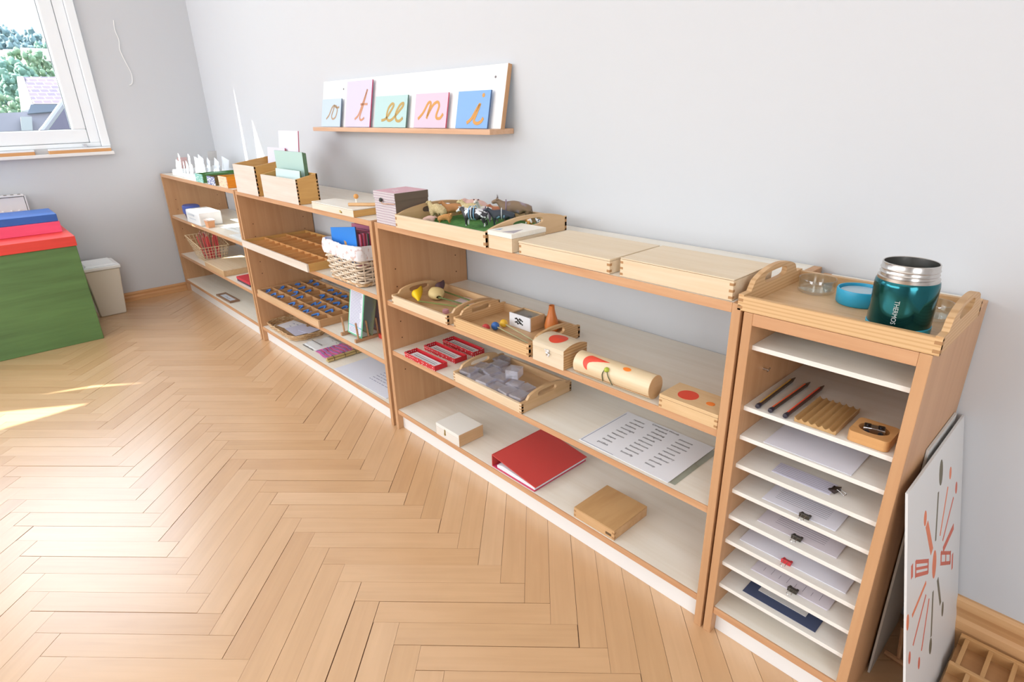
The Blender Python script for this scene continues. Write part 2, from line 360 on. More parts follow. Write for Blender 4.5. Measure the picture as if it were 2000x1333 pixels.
# ------------------------------------------------------------------ window 1 (seen) and window 2 (out of view)
FRAME = P('window_paint', (243, 247, 250), 0.35)
def window(name, y0, y1, z0, z1, split=False):
    t = struct(bpy.data.objects.new(name, None)); COL.objects.link(t); t.location = (XW, y0, z0); w = y1-y0; h = z1-z0
    fr = MB(); k = 0.055
    for a, b_, c, d in ((0, w, 0, k*0.45), (0, w, h-k, h), (0, k, k*0.45, h-k), (w-k, w, k*0.45, h-k)): fr.box(-0.10, -0.005, a, b_, c, d)
    fr.build('window_frame', FRAME, t, 0.004)
    sa = MB(); i = k+0.002; q = 0.068
    for a, b_, c, d in ((i, w-i, k*0.45+0.002, q+0.035), (i, w-i, h-k-q, h-k-0.002), (i, i+q, q+0.035, h-k-q), (w-i-q, w-i, q+0.035, h-k-q)): sa.box(-0.085, -0.002, a, b_, c, d)
    so = sa.build('sash', FRAME, t, 0.006)
    gk = MB()
    a0, a1, c0, c1 = i+q, w-i-q, q+0.035, h-k-q
    for a, b_, c, d in ((a0, a1, c0, c0+0.003), (a0, a1, c1-0.003, c1), (a0, a0+0.003, c0, c1), (a1-0.003, a1, c0, c1)): gk.box(-0.050, -0.046, a, b_, c, d)
    gk.build('glazing_seal', P('seal', (120, 122, 126), 0.7), so)
    MB().box(-0.049, -0.047, a0, a1, c0, c1).build('pane', GLASS, so)
    return t
window('window_1', *W1)
window('window_2', *W2)
# casing strip beside window 1 and wooden sill in two lengths with white gap
tr = MB(); tr.box(XW, XW+0.022, W1[1]+0.0, W1[1]+0.045, 0.985, 2.89); tr.box(XW, XW+0.022, W1[0], W1[1], 2.84, 2.89)
struct(tr.build('trim_1', FRAME, bevel=0.004))
struct(bx('trim_2', XW, XW+0.05, -2.10, -0.605, 0.938, 0.957, WHITE, bevel=0.003))
SILLW = wood('sill_wood', (222, 168, 112), (205, 146, 90), 'Y', 18, 0.05)
s1 = thing('window_sill_board', 'orange wooden sill board under the window, nearest the corner', 'sill board', (XW, -0.775, 0.957), 0, 'wooden sill boards')
bx('board', 0.0, 0.042, -0.155, 0.158, 0, 0.018, SILLW, s1, 0.001); bx('top_face', 0.0, 0.042, -0.155, 0.158, 0.0182, 0.027, FRAME, s1, 0.001)
s2 = copy_tree(s1); s2.location = (XW, -1.155, 0.957); s2['label'] = 'orange wooden sill board cut by the left picture edge, beyond the white gap'
c_ = bx('window_stop', XW+0.002, XW+0.03, -0.752, -0.735, 0.9843, 1.004, P('grey_plastic', (196, 198, 204), 0.4)); tag(c_, 'small grey stopper on the window ledge at the frame corner', 'window stopper')
struct(bx('wall_front', XW-0.3, 3.8, -5.2, -5.0, 0.0, 3.15, WALL, bevel=0))
# added unseen panel that blocks the sun; holes cut to shape the sun slivers
XB = XW-0.487*3.5
def via(p): k = (p[0]-XB)/0.487; return (p[1]-0.873*k, p[2]+0.8*k)
holes = [[(-2.165, 0, 1.42), (-2.185, 0, 0.78), (-2.130, 0, 0.78)],
         [(-1.957, 0, 1.13), (-1.990, 0, 0.78), (-1.80, 0, 0.78)],
         [(-2.165, -0.31, 0.305), (-2.13, -0.135, 0.305), (-2.055, -0.150, 0.305)],
         [(-2.50, -0.35, 0.84), (-2.45, -0.16, 0.84), (-2.12, -0.20, 0.84), (-2.00, -0.33, 0.84)],
         [(-2.25, -0.30, 0.54), (-2.20, -0.12, 0.54), (-1.90, -0.15, 0.54), (-1.75, -0.30, 0.54)],
         [(-1.425, -1.440, 0), (-1.335, -1.165, 0), (-1.125, -0.905, 0), (-1.30, -1.165, 0)],
         [(-1.39, -1.62, 0), (-1.125, -1.205, 0), (-1.11, -1.56, 0)]]
blocker = MB().plate([(-9.2, 3.3), (-2.6, 3.3), (-2.6, 6.6), (-9.2, 6.6)], [[via(p) for p in h] for h in holes], XB-0.01, XB, 'YZ')
struct(blocker.build('sun_blocker', P('blocker_grey', (170, 165, 158), 0.8)))
# ------------------------------------------------------------------ shelf units
D = 0.378; T = 0.018; EPS = 0.0007
HOLE = P('hole_dark', (96, 64, 40), 0.9)
def shelf_unit(label, x0, x1, H, shelves, zbot, pegs, name='shelf_unit', tt=0.020, kh=0.066, narrow=False):
    t = thing(name, label, 'shelf', (x0, 0, 0), 0, 'open shelf units along the wall'); w = x1-x0; yb = -0.004
    for i, (a, b_) in enumerate(((0, T), (w-T, w))):
        sp = MB().box(a, b_, -D, yb, 0, H-EPS).build('side_panel', BEECHZ, t, 0.0012)
        if pegs and i == 0:
            for (y, z) in pegs:
                MB().lathe([(0.0026, 0), (0.0026, 0.0006)], 10, 0, Matrix.Translation((T, y, z)) @ Matrix.Rotation(math.pi/2, 4, 'Y')).build('peg_hole', HOLE, sp)
    tb = MB().box(T, w-T, -D+0.004, yb, H-tt, H-EPS).build('top_board', MAPLE, t)
    lab(bx('edge_strip', T, w-T, -D, -D+0.004, H-tt, H-EPS, BEECH, tb, 0.0008), 'beech coloured front edge of the white top')
    for z in shelves:
        s_ = MB().box(T, w-T, -D+0.010, yb, z-T, z-EPS).build('shelf', MAPLE, t)
        lab(bx('edge_strip', T, w-T, -D+0.007, -D+0.010, z-T, z-EPS, BEECH, s_, 0.0006), 'beech coloured front edge of the white shelf')
    s_ = MB().box(T, w-T, -D+0.007, yb, zbot-T, zbot-EPS).build('bottom_shelf', MAPLE, t)
    lab(bx('edge_strip', T, w-T, -D+0.003, -D+0.007, zbot-T, zbot-EPS, BEECH, s_, 0.0006), 'beech coloured front edge of the white bottom shelf')
    bx('kick_board', T, w-T, -D+0.022, -D+0.036, 0, kh, WHITE, t, 0.0006)
    return t
U1 = (-2.714, -1.3493); U2 = (-1.336, -0.0189); U3 = (0.0, 1.3138); U4 = (1.3201, 1.6192)
PG = [(-0.324, 0.628), (-0.324, 0.563), (-0.324, 0.431), (-0.324, 0.368), (-0.324, 0.239), (-0.057, 0.63), (-0.057, 0.566), (-0.057, 0.431), (-0.057, 0.368), (-0.057, 0.239)]
shelf_unit('open shelf unit in the corner by the window, holding the white cards', *U1, 0.8, (0.528, 0.267), 0.0845, PG)
shelf_unit('open shelf unit with the wicker basket and the two compartment trays', *U2, 0.8, (0.527, 0.270), 0.0835, PG)
shelf_unit('open shelf unit holding the red binder and the tray of toy animals', *U3, 0.8, (0.523, 0.330), 0.0845, PG)
ZT4 = 0.788
t4 = thing('shelf_unit', 'narrow shelf unit with many thin white shelves of worksheets, far right', 'shelf', (U4[0], 0, 0), 0, None)
w4 = U4[1]-U4[0]
for a, b_ in ((0, T), (w4-T, w4)): MB().box(a, b_, -D, -0.004, 0, ZT4-EPS).build('side_panel', BEECHZ, t4, 0.0012)
tb = MB().box(T, w4-T, -D+0.004, -0.004, ZT4-0.024, ZT4-EPS).build('top_board', MAPLE, t4); bx('edge_strip', T, w4-T, -D, -D+0.004, ZT4-0.024, ZT4-EPS, BEECH, tb, 0.0008)
Z4 = dict(A=.722, B=.593, C=.527, D=.460, E=.397, F=.331, G=.267, H=.205, I=.143)
for z in Z4.values(): MB().box(T, w4-T, -D+0.014, -0.008, z-0.010, z-EPS).build('thin_shelf', wood('thin_shelf_white', (240, 236, 230), (233, 227, 218), 'X', 16, 0.05), t4, 0.0006)
s_ = MB().box(T, w4-T, -D+0.007, -0.004, 0.060, 0.078).build('bottom_shelf', MAPLE, t4); bx('edge_strip', T, w4-T, -D+0.003, -D+0.007, 0.060, 0.078, BEECH, s_, 0.0006)
bx('kick_board', T, w4-T, -D+0.022, -D+0.036, 0, 0.060, WHITE, t4, 0.0006)
bx('back_panel', T, w4-T, -0.008, -0.004, 0.078, ZT4-0.024, wood('back_panel_wood', (206, 158, 112), (190, 140, 94), 'Z', 14, 0.05), t4, 0)
pn = MB().tube([(T, -0.30, 0.652), (T+0.012, -0.30, 0.652)], 0.0022, 8); pn.tube([(T+0.010, -0.304, 0.649), (T+0.011, -0.294, 0.655)], 0.0015, 6); lab(pn.build('shelf_pin', STEEL, t4, smooth=True), 'small bright metal shelf pin')

# ------------------------------------------------------------------ generic wooden pieces
def joints(mb, w, h, n, y, mi=1, s=0.007, sides=(0, 1)):
    """little dark end-grain squares of a finger joint on the front face"""
    for sd in sides:
        for k in range(n):
            z0 = h*(k+0.25)/n; z1 = z0+h*0.42/n; a = 0 if sd == 0 else w-s
            mb.box(a, a+s, y-0.0003, y+0.0008, z0, z1, mi)
def tray(name, label, x0, x1, y0, y1, z, hf, zl, zh, mats=(None,)*3, cat='tray', hole=True, group=None, th=0.009, nj=2, rz=0, shoulder=0.0, inset=0.0, style='grip'):
    """wooden carrying tray: low front and back boards, shaped end panels with hand holes"""
    t = thing(name, label, cat, (x0, y0, z), rz, group); w = x1-x0; d = y1-y0
    mf = mats[0] or PLY; me_ = mats[1] or PLYBY; mb_ = mats[2] or PLYB
    f = MB().box(inset, w-inset, 0, th, 0, hf); joints(f, w, hf, nj, 0, 1, th); f.build('front_board', [mf, ENDG], t, 0.0008)
    bx('back_board', inset, w-inset, d-th, d, 0, hf, mb_, t)
    bx('base', th*0.5, w-th*0.5, th*0.5, d-th*0.5, 0.001, 0.006, mb_, t, 0)
    o, hs = arch(th*0.0+0.0005, d-0.0005, zl, zh, hole, shoulder=shoulder, style=style)
    for a in (0.0, w-th):
        m = MB(); m.plate(o, hs, a, a+th, 'YZ', 0)
        for k in range(nj):
            zz = hf*(k+0.25)/nj
            for yy in (0.0008, d-th): m.box(a-0.0003, a+th+0.0003, yy, yy+th-0.001, zz, zz+hf*0.42/nj, 1)
        m.build('end_panel', [me_, ENDG], t, 0.0009)
    return t
def lidded_box(name, label, x0, x1, y0, y1, z, h, mbody, mlid, cat='box', lid=0.004, nj=3, over=0.0, mside=None, group=None, jm=None, lidh=None):
    t = thing(name, label, cat, (x0, y0, z), 0, group); w = x1-x0; d = y1-y0
    b_ = MB().box(0, w, 0, d, 0, h-lid)
    if nj:
        joints(b_, w, h-lid, nj, 0, 1, 0.008)
        for k in range(nj):
            zz = (h-lid)*(k+0.25)/nj; b_.box(w-0.0008, w+0.0003, 0.0004, 0.008, zz, zz+(h-lid)*0.42/nj, 1)
    b_.build('body', [mbody, ENDG], t, 0.0008)
    l = MB().box(-over, w+over, -over, d+over, h-lid+0.0006, h).build('lid', mlid, t, 0.0008)
    return t, l
# ================================================================== unit 3, top
z = 0.8
PATT = P('woven_paper', (214, 190, 200), 0.7); N, L, b = nt(PATT)
tc = N.new('ShaderNodeTexCoord'); mp = N.new('ShaderNodeMapping'); mp.inputs['Scale'].default_value = (60, 60, 76); L.new(tc.outputs['Object'], mp.inputs[0])
w1 = N.new('ShaderNodeTexWave'); w1.bands_direction = 'Z'; w1.inputs['Scale'].default_value = 0.5; w1.inputs['Distortion'].default_value = 0.6; L.new(mp.outputs[0], w1.inputs[0])
w2 = N.new('ShaderNodeTexChecker'); w2.inputs['Scale'].default_value = 4.5; L.new(mp.outputs[0], w2.inputs[0])
r = N.new('ShaderNodeValToRGB'); L.new(w1.outputs[1], r.inputs[0]); r.color_ramp.interpolation = 'CONSTANT'
for p_, c_ in ((0.0, (122, 104, 124)), (0.22, (226, 218, 220)), (0.5, (206, 150, 166)), (0.72, (228, 222, 222)), (0.88, (150, 160, 164))):
    e_ = r.color_ramp.elements[0] if p_ == 0 else r.color_ramp.elements.new(p_); e_.color = (*lin(c_), 1)
mx = N.new('ShaderNodeMix'); mx.data_type = 'RGBA'; mx.inputs[0].default_value = 0.5
m2 = N.new('ShaderNodeMath'); m2.operation = 'MULTIPLY'; m2.inputs[1].default_value = 0.45; L.new(w2.outputs[1], m2.inputs[0]); L.new(m2.outputs[0], mx.inputs[0])
L.new(r.outputs[0], mx.inputs[6]); mx.inputs[7].default_value = (*lin((232, 224, 224)), 1); L.new(mx.outputs[2], b.inputs['Base Color'])
BROWN = P('brown_card', (108, 92, 78), 0.6)
t = thing('keepsake_box', 'pink-and-grey woven-pattern box with dark brown side and black button', 'box', (0.016, -0.377, z))
w, d, h = 0.130, 0.128, 0.105
bb = MB().box(0.001, w-0.003, 0.001, d-0.001, 0, h-0.024, 0); bb.box(w-0.003, w-0.0015, 0.0012, d-0.0012, 0, h-0.024, 1); bb.build('body', [PATT, BROWN], t)
lb = MB().box(-0.001, w-0.0015, -0.001, d, h-0.024, h, 0); lb.box(w-0.0015, w, -0.0008, d-0.0004, h-0.024, h-0.0006, 1); lb.build('lid', [PATT, BROWN], t)
lab(MB().lathe([(0.0, -0.004), (0.006, -0.003), (0.0075, 0.0), (0.006, 0.003), (0, 0.004)], 16, 0, Matrix.Translation((0.050, -0.005, 0.079)) @ Matrix.Rotation(math.pi/2, 4, 'X'), cap=False).build('button', P('black_button', (40, 42, 38), 0.35), t, smooth=True), 'black round button')
lab(MB().tube(catmull([(0.050, -0.006, 0.077), (0.062, -0.006, 0.068), (0.09, -0.003, 0.070), (0.128, -0.002, 0.072)], 5), 0.0016, 6).build('elastic_loop', P('tan_cord', (190, 150, 120), 0.7), t, smooth=True), 'tan elastic loop')

tray('carrying_tray', 'large light wooden tray of toy farm animals on a green mat', 0.150, 0.593, -0.386, -0.063, z, 0.041, 0.043, 0.066, cat='tray', nj=2, style='bow')
m_ = bx('green_mat', 0.1605, 0.5825, -0.3755, -0.0735, z+0.0065, z+0.0085, spotty('green_felt', (92, 150, 78), (74, 132, 66), 90, 0.5, 0.9, 0.1), bevel=0); tag(m_, 'bright green felt mat under the toy animals in the tray', 'mat')

# triangle box
t, l = lidded_box('triangle_box', 'small pale wooden box with grey and blue triangle holes in lid', 0.600, 0.692, -0.381, -0.258, z, 0.049, PLY, MAPLE, nj=0, lid=0.013, over=0.0015)
GREY = P('grey_paint', (168, 160, 168), 0.6); BLUEG = P('blue_grey_paint', (140, 168, 192), 0.6)
lab(MB().plate([(0.050, 0.004), (0.069, 0.062), (0.085, 0.014)], (), 0.0485, 0.0494, 'XY').build('triangle', GREY, l), 'large grey triangle')
lab(MB().plate([(0.010, 0.016), (0.018, 0.037), (0.026, 0.018)], (), 0.0485, 0.0494, 'XY').build('triangle', BLUEG, l), 'small blue-grey triangle')

PLYT = wood('box_top_ply', (229, 209, 180), (221, 198, 164), 'X', 18, 0.08)
lidded_box('wooden_box', 'flat pale wooden box, the lower one beside the triangle box', 0.712, 1.003, -0.375, -0.186, z, 0.0335, PLY, PLYT, nj=2, lid=0.005, over=0.001)
lidded_box('wooden_box', 'flat pale wooden box, wider and taller, next to the blue flask tray', 1.029, 1.291, -0.372, -0.212, z, 0.0415, PLY, PLYT, nj=3, lid=0.003)

# ================================================================== toy animals
def animal(name, label, loc, deg, H, Lb, fat, col, head_yaw=0, head_pitch=0, neck=1.0, ears='flop', horns=None, spots=None, leg=1.0, snout=None, tail=True, group='toy farm animals in the wooden tray', body_c2=None, harness=None):
    t = thing(name, label, 'toy animal', loc, math.radians(deg), group)
    up = H*0.80; hw = H*0.15*fat; LH = H*0.55*leg
    yw = math.radians(head_yaw)
    nb = Vector((Lb*0.46, 0, up*0.98)); hd = nb+Vector((math.cos(yw)*H*0.20*neck, math.sin(yw)*H*0.20*neck, H*0.26*neck+head_pitch*H*0.1)); mz = hd+Vector((math.cos(yw)*H*0.27, math.sin(yw)*H*0.27, -H*0.09+head_pitch*H*0.08))
    V = [(-Lb*0.40, 0, up*0.93), (-Lb*0.12, 0, up*0.86), (Lb*0.16, 0, up*0.87), (Lb*0.36, 0, up*0.92), tuple(nb), tuple(hd), tuple(mz)]
    R = [H*0.205*fat, H*0.235*fat, H*0.235*fat, H*0.205*fat, H*0.135*fat, H*0.115, H*0.068]
    E_ = [(0, 1), (1, 2), (2, 3), (3, 4), (4, 5), (5, 6)]
    for s in (-1, 1):
        o = len(V); V += [(-Lb*0.43, s*hw, LH*0.95), (-Lb*0.38, s*hw, LH*0.62), (-Lb*0.47, s*hw, LH*0.34), (-Lb*0.44, s*hw, 0.004)]; R += [H*0.115*fat, H*0.08, H*0.045, H*0.048]; E_ += [(0, o), (o, o+1), (o+1, o+2), (o+2, o+3)]
        o = len(V); V += [(Lb*0.33, s*hw, LH*0.90), (Lb*0.35, s*hw, LH*0.45), (Lb*0.34, s*hw, 0.004)]; R += [H*0.095*fat, H*0.05, H*0.048]; E_ += [(3, o), (o, o+1), (o+1, o+2)]
    if tail: o = len(V); V += [(-Lb*0.53, 0, up*0.92), (-Lb*0.58, 0, up*0.45)]; R += [H*0.03, H*0.022]; E_ += [(0, o), (o, o+1)]
    me = bpy.data.meshes.new('body'); me.from_pydata(V, E_, []); me.materials.append(col)
    o = bpy.data.objects.new('body', me); COL.objects.link(o); o.parent = t
    sk = o.modifiers.new('skin', 'SKIN'); sk.use_smooth_shade = True
    for i, sv in enumerate(me.skin_vertices[0].data if me.skin_vertices else []): sv.radius = (R[i], R[i]); sv.use_root = (i == 0)
    if not me.skin_vertices:
        bm = bmesh.new(); bm.from_mesh(me); ly = bm.verts.layers.skin.verify()
        for i, v in enumerate(bm.verts): v[ly].radius = (R[i], R[i]); v[ly].use_root = (i == 0)
        bm.to_mesh(me); bm.free()
    ss = o.modifiers.new('sub', 'SUBSURF'); ss.levels = 1; ss.render_levels = 2
    HM = body_c2 or col
    side = Vector((-math.sin(yw), math.cos(yw), 0)); fw = Vector((math.cos(yw), math.sin(yw), 0))
    for s in (-1, 1):
        e0 = hd+side*s*H*0.09+Vector((0, 0, H*0.06)); 
        tip = e0+side*s*H*0.11+Vector((0, 0, {'flop': -H*0.10, 'out': 0.0, 'up': H*0.12}[ears]))
        MB().tube([e0, (e0+tip)/2+fw*H*0.01, tip], [H*0.02, H*0.042, H*0.008], 7).build('ear', HM, t, smooth=True)
        if horns: MB().tube(catmull([tuple(hd+side*s*H*0.05+Vector((0, 0, H*0.10))), tuple(hd+side*s*H*0.13+Vector((0, 0, H*0.15))), tuple(hd+side*s*H*0.14+Vector((0, 0, H*0.24)))], 4), [H*0.028*(1-k/9.5) for k in range(9)], 6).build('horn', horns, t, smooth=True)
        MB().sphere(tuple(hd+side*s*H*0.085+fw*H*0.05+Vector((0, 0, H*0.03))), H*0.018, 8).build('eye', DARK, t, smooth=True)
    if snout: lab(MB().sphere(tuple(mz+fw*H*0.035), H*0.062, 10).build('snout', snout, t, smooth=True), 'pinkish nose')
    for (a, rr, m_) in (harness or []):
        ang = [2*math.pi*k/20 for k in range(20)]
        MB().tube([(Lb*a, math.cos(q)*rr*H*fat, up*0.88+math.sin(q)*rr*H*fat) for q in ang], H*0.022, 6, closed=True).build('collar_band', m_, t, smooth=True)
    return t
ZA = z+0.0085
CREAM = spotty('cream_wool', (226, 206, 160), (206, 184, 136), 260, 0.5, 0.9, 0.15)
ORANGE = P('orange_brown_hide', (196, 138, 86), 0.6)
PINKP = P('pig_pink', (226, 186, 176), 0.55)
TAN = spotty('tan_fur', (214, 158, 96), (196, 136, 78), 220, 0.5, 0.85, 0.2)
PIED = spotty('pied_hide', (58, 56, 62), (236, 236, 240), 38, 0.50, 0.5, 0.01)
PIED2 = spotty('pied_hide_blue', (58, 64, 76), (150, 190, 222), 30, 0.55, 0.5, 0.02)
BRN = spotty('brown_grey_hide', (136, 112, 88), (150, 136, 150), 26, 0.5, 0.55, 0.06)
RED = P('chestnut_hide', (186, 118, 84), 0.6)
DEERC = P('white_goat', (232, 224, 216), 0.6)
SKYB = P('sky_blue_band', (130, 184, 226), 0.6); WHB = P('white_band', (236, 238, 242), 0.6); VIO = P('violet_band', (140, 120, 146), 0.6)
animal('toy_sheep', 'cream toy sheep with curly wool standing nearest the tray left end', (0.202, -0.256, ZA), 215, 0.058, 0.046, 1.35, CREAM, head_yaw=-35, ears='flop', leg=0.9)
animal('toy_cow', 'orange-brown toy cow standing behind the cream sheep', (0.214, -0.188, ZA), 222, 0.052, 0.080, 1.35, ORANGE, ears='out')
animal('toy_piglet', 'tiny pinkish-white toy piglet at the front of the tray', (0.214, -0.300, ZA), 40, 0.023, 0.038, 1.9, PINKP, ears='up', leg=0.7, neck=0.5, snout=ORANGE)
animal('toy_dog', 'small golden toy dog with its head turned to the viewer', (0.266, -0.275, ZA), 40, 0.033, 0.042, 1.4, TAN, head_yaw=-75, ears='flop', leg=0.85)
animal('toy_sheep', 'cream toy goat-faced sheep behind the black and blue cow', (0.280, -0.168, ZA), 228, 0.058, 0.062, 1.3, CREAM, head_yaw=-20, ears='out', neck=1.1)
animal('toy_pig', 'large pale pink toy pig at the back of the tray', (0.236, -0.120, ZA), 230, 0.060, 0.066, 1.4, PINKP, ears='flop', leg=0.8, neck=0.7)
animal('toy_cow', 'black and white toy cow with blue and white bands, nearest the front board', (0.378, -0.243, ZA), 212, 0.062, 0.074, 1.25, PIED, head_yaw=-25, head_pitch=-1.2, ears='out', snout=DEERC, body_c2=DEERC, harness=[(0.10, 0.27, WHB), (-0.02, 0.275, SKYB), (0.2, 0.25, SKYB)])
animal('toy_cow', 'dark toy cow with a blue and white back, second from the front board', (0.430, -0.178, ZA), 225, 0.054, 0.070, 1.2, PIED2, head_yaw=0, head_pitch=-0.6, ears='out', horns=None, harness=[(0.02, 0.27, WHB)])
animal('toy_goat', 'white long-necked toy goat with dark ears lifting its head', (0.325, -0.158, ZA), 235, 0.056, 0.040, 0.85, DEERC, head_yaw=60, neck=1.75, ears='out', body_c2=P('dark_ear', (110, 80, 84), 0.6))
animal('toy_calf', 'chestnut toy calf half hidden between the cows', (0.345, -0.108, ZA), 228, 0.046, 0.058, 1.25, RED, head_yaw=-20, ears='flop')
animal('toy_cow', 'big brown-grey toy cow with horns, tallest at the back of the tray', (0.425, -0.118, ZA), 226, 0.074, 0.094, 1.22, BRN, neck=0.75, head_yaw=8, ears='out', horns=P('horn_grey', (120, 112, 112), 0.4), harness=[(0.30, 0.24, VIO)])
animal('toy_calf', 'small violet-grey toy calf standing below the big horned cow', (0.372, -0.165, ZA), 228, 0.044, 0.030, 0.9, VIO, ears='up')
animal('toy_hen', 'tiny orange and white toy hen seen through the tray hand hole', (0.485, -0.118, ZA), 160, 0.022, 0.022, 1.7, spotty('hen', (214, 150, 70), (238, 238, 240), 90, 0.5, 0.6, 0.02), ears='up', leg=0.5)
animal('toy_duck', 'tiny black and white toy duck beside the toy hen', (0.515, -0.100, ZA), 190, 0.020, 0.022, 1.6, PIED, ears='up', leg=0.5)

# ================================================================== unit 3, second shelf
z = 0.523
PINE_L = PINE
t1 = tray('carrying_tray', 'light wooden tray with artificial flowers and pink card', 0.066, 0.384, -0.379, -0.158, z, 0.030, 0.033, 0.056, mats=(PLY, PLYBY, PLYB), nj=2)
GST = P('stem_green', (132, 140, 74), 0.6); GST2 = P('stem_green_dark', (96, 112, 58), 0.6)
def flower(name, label, tip, neck_p, end, mat, wid, stem, rolled=True):
    t = thing(name, label, 'artificial flower', (neck_p[0], neck_p[1], neck_p[2])); 
    a = Vector(tip)-Vector(neck_p); 
    m = MB(); n = 18; k_ = 9; ax = a.normalized(); ux = ax.cross(Vector((0, 0, 1))).normalized(); uz = ux.cross(ax)
    vs = []; fs = []
    for i in range(k_):
        s = i/(k_-1); rr = wid*(0.10+0.62*s**1.25) if rolled else wid*(0.25+1.0*math.sin(math.pi*min(1, s*0.98+0.03)))
        for j in range(n+1):
            q = 2*math.pi*j/n; fl = 1+0.25*s*math.cos(q) if rolled else 1
            ext = a.length*s*(0.78+(0.62*max(0, math.cos(q-0.3))**3*s*s if rolled else 0.22+0.10*s*math.cos(3*q)))
            p = ax*ext+ux*(math.cos(q)*rr*fl)+uz*(math.sin(q)*rr*0.75); vs.append(tuple(p))
    for i in range(k_-1):
        for j in range(n): fs.append((i*(n+1)+j, i*(n+1)+j+1, (i+1)*(n+1)+j+1, (i+1)*(n+1)+j))
    m.add(vs, fs); o = m.build('petals', mat, t, smooth=True); so = o.modifiers.new('thick', 'SOLIDIFY'); so.thickness = 0.0008
    e_ = Vector(end)-Vector(neck_p)
    MB().tube(catmull([(0, 0, 0), tuple(e_*0.35+Vector((0, 0.004, -0.001))), tuple(e_*0.7+Vector((0, 0.004, -0.001))), tuple(e_)], 6), 0.0028, 8).build('stem', stem, t, smooth=True)
    return t
flower('calla_lily', 'yellow artificial calla lily lying nearest the tray front board', (0.108, -0.306, z+0.036), (0.166, -0.334, z+0.020), (0.338, -0.255, z+0.015), P('yellow_petal', (250, 208, 20), 0.5), 0.031, GST)
flower('tulip', 'cream artificial tulip lying behind the yellow lily', (0.130, -0.244, z+0.036), (0.190, -0.268, z+0.024), (0.340, -0.238, z+0.015), P('cream_petal', (220, 196, 138), 0.6), 0.024, GST2, False)
flower('calla_lily', 'dark purple artificial lily at the tray left end', (0.098, -0.200, z+0.036), (0.136, -0.214, z+0.024), (0.325, -0.200, z+0.014), P('purple_petal', (92, 66, 74), 0.6), 0.030, GST2)
c_ = MB().box(-0.055, 0.055, -0.032, 0.032, 0, 0.001).build('pink_card', P('pink_white_card', (232, 214, 216), 0.7), loc=(0.268, -0.196, z+0.0065), rot=(0, 0, 0.15)); tag(c_, 'white card with pale pink edge lying flat among the flower stems', 'card')
t = thing('paper_tag', 'small pink paper tag roll at the front of the flower tray', 'paper tag', (0.305, -0.325, z+0.0065))
MB().lathe([(0.010, 0), (0.011, 0.004), (0.010, 0.014), (0.006, 0.0145)], 16).build('roll', P('rose_paper', (206, 150, 158), 0.7), t, smooth=True)
MB().box(0.004, 0.055, 0.0, 0.030, 0.0, 0.0008).build('leaf', P('pale_rose', (224, 200, 204), 0.7), t)

tray('carrying_tray', 'striped pine tray holding drumstick balls, small white box and orange vase', 0.418, 0.746, -0.379, -0.170, z, 0.034, 0.037, 0.061, mats=(PINE, PINEY, PLYB), nj=2)
def beater(label, ball, end, col):
    t = thing('felt_beater', label, 'mallet', (ball[0], ball[1], ball[2]), 0, 'ball-headed sticks in the pine tray')
    MB().sphere((0, 0, 0), 0.0125, 20, 0, (1, 1, 1)).build('ball', col, t, smooth=True)
    e_ = Vector(end)-Vector(ball); MB().tube([tuple(e_*0.075), tuple(e_)], 0.0019, 8).build('stick', P('pale_stick', (196, 194, 150), 0.5), t, smooth=True)
beater('stick with a red ball head, leftmost in the pine tray', (0.530, -0.345, z+0.0195), (0.700, -0.358, z+0.009), P('red_ball', (206, 66, 66), 0.45))
beater('stick with a blue ball head, between the red and the yellow', (0.537, -0.314, z+0.0195), (0.690, -0.325, z+0.009), P('blue_ball', (58, 110, 184), 0.45))
beater('stick with a yellow ball head, nearest the little white box', (0.538, -0.281, z+0.0195), (0.684, -0.300, z+0.009), P('yellow_ball', (236, 186, 56), 0.45))
t = thing('ornament_box', 'small white-fronted box with black filigree label and glass lid', 'box', (0.537, -0.256, z+0.0065))
w, d, h = 0.090, 0.062, 0.0425
MB().box(0, w, 0, 0.004, 0, h).build('front_panel', P('white_paint', (232, 232, 236), 0.5), t, 0.0006)
sd = MB(); sd.box(0, 0.005, 0.004, d, 0, h); sd.box(w-0.005, w, 0.004, d, 0, h); sd.box(0.005, w-0.005, d-0.004, d, 0, h); sd.box(0.005, w-0.005, 0.004, d-0.004, 0, 0.004); sd.build('walls', PLYBY, t, 0.0005)
lab(MB().box(0.005, w-0.005, 0.004, d-0.004, h-0.005, h-0.003).build('glass_lid', GLASSW, t), 'clear glass lid')
fl = MB()
for zz in (0.017, 0.028):
    for s in (-1, 1):
        for k in range(3): disc(fl, (0.042+s*(0.004+0.0055*k), zz+0.002*math.sin(k*2+s)), 0.0035-0.0005*k, -0.0007, 0.0002, 'XZ', 0, 10)
fl.box(0.036, 0.048, -0.0008, 0.0002, 0.021, 0.024)
lab(fl.build('filigree_label', DARK, t), 'black filigree metal label')
lab(MB().tube(catmull([(0.050, 0.03, h-0.012), (0.056, 0.034, h-0.009), (0.064, 0.032, h-0.012)], 4), 0.0022, 6).build('trinket', DARK, t, smooth=True), 'dark trinket under the glass')
v = MB().lathe([(0.0, 0), (0.017, 0.0), (0.0205, 0.006), (0.0215, 0.018), (0.018, 0.034), (0.0125, 0.052), (0.0090, 0.068), (0.0082, 0.078), (0.0086, 0.080), (0.0070, 0.080), (0.0070, 0.070), (0.0, 0.066)], 32, cap=False).build('vase', wood('orange_clay', (214, 128, 64), (200, 112, 50), 'Z', 30, 0.2), None, smooth=True, loc=(0.664, -0.203, z+0.0065)); tag(v, 'slim orange vase with a narrow neck at the tray right end', 'vase')

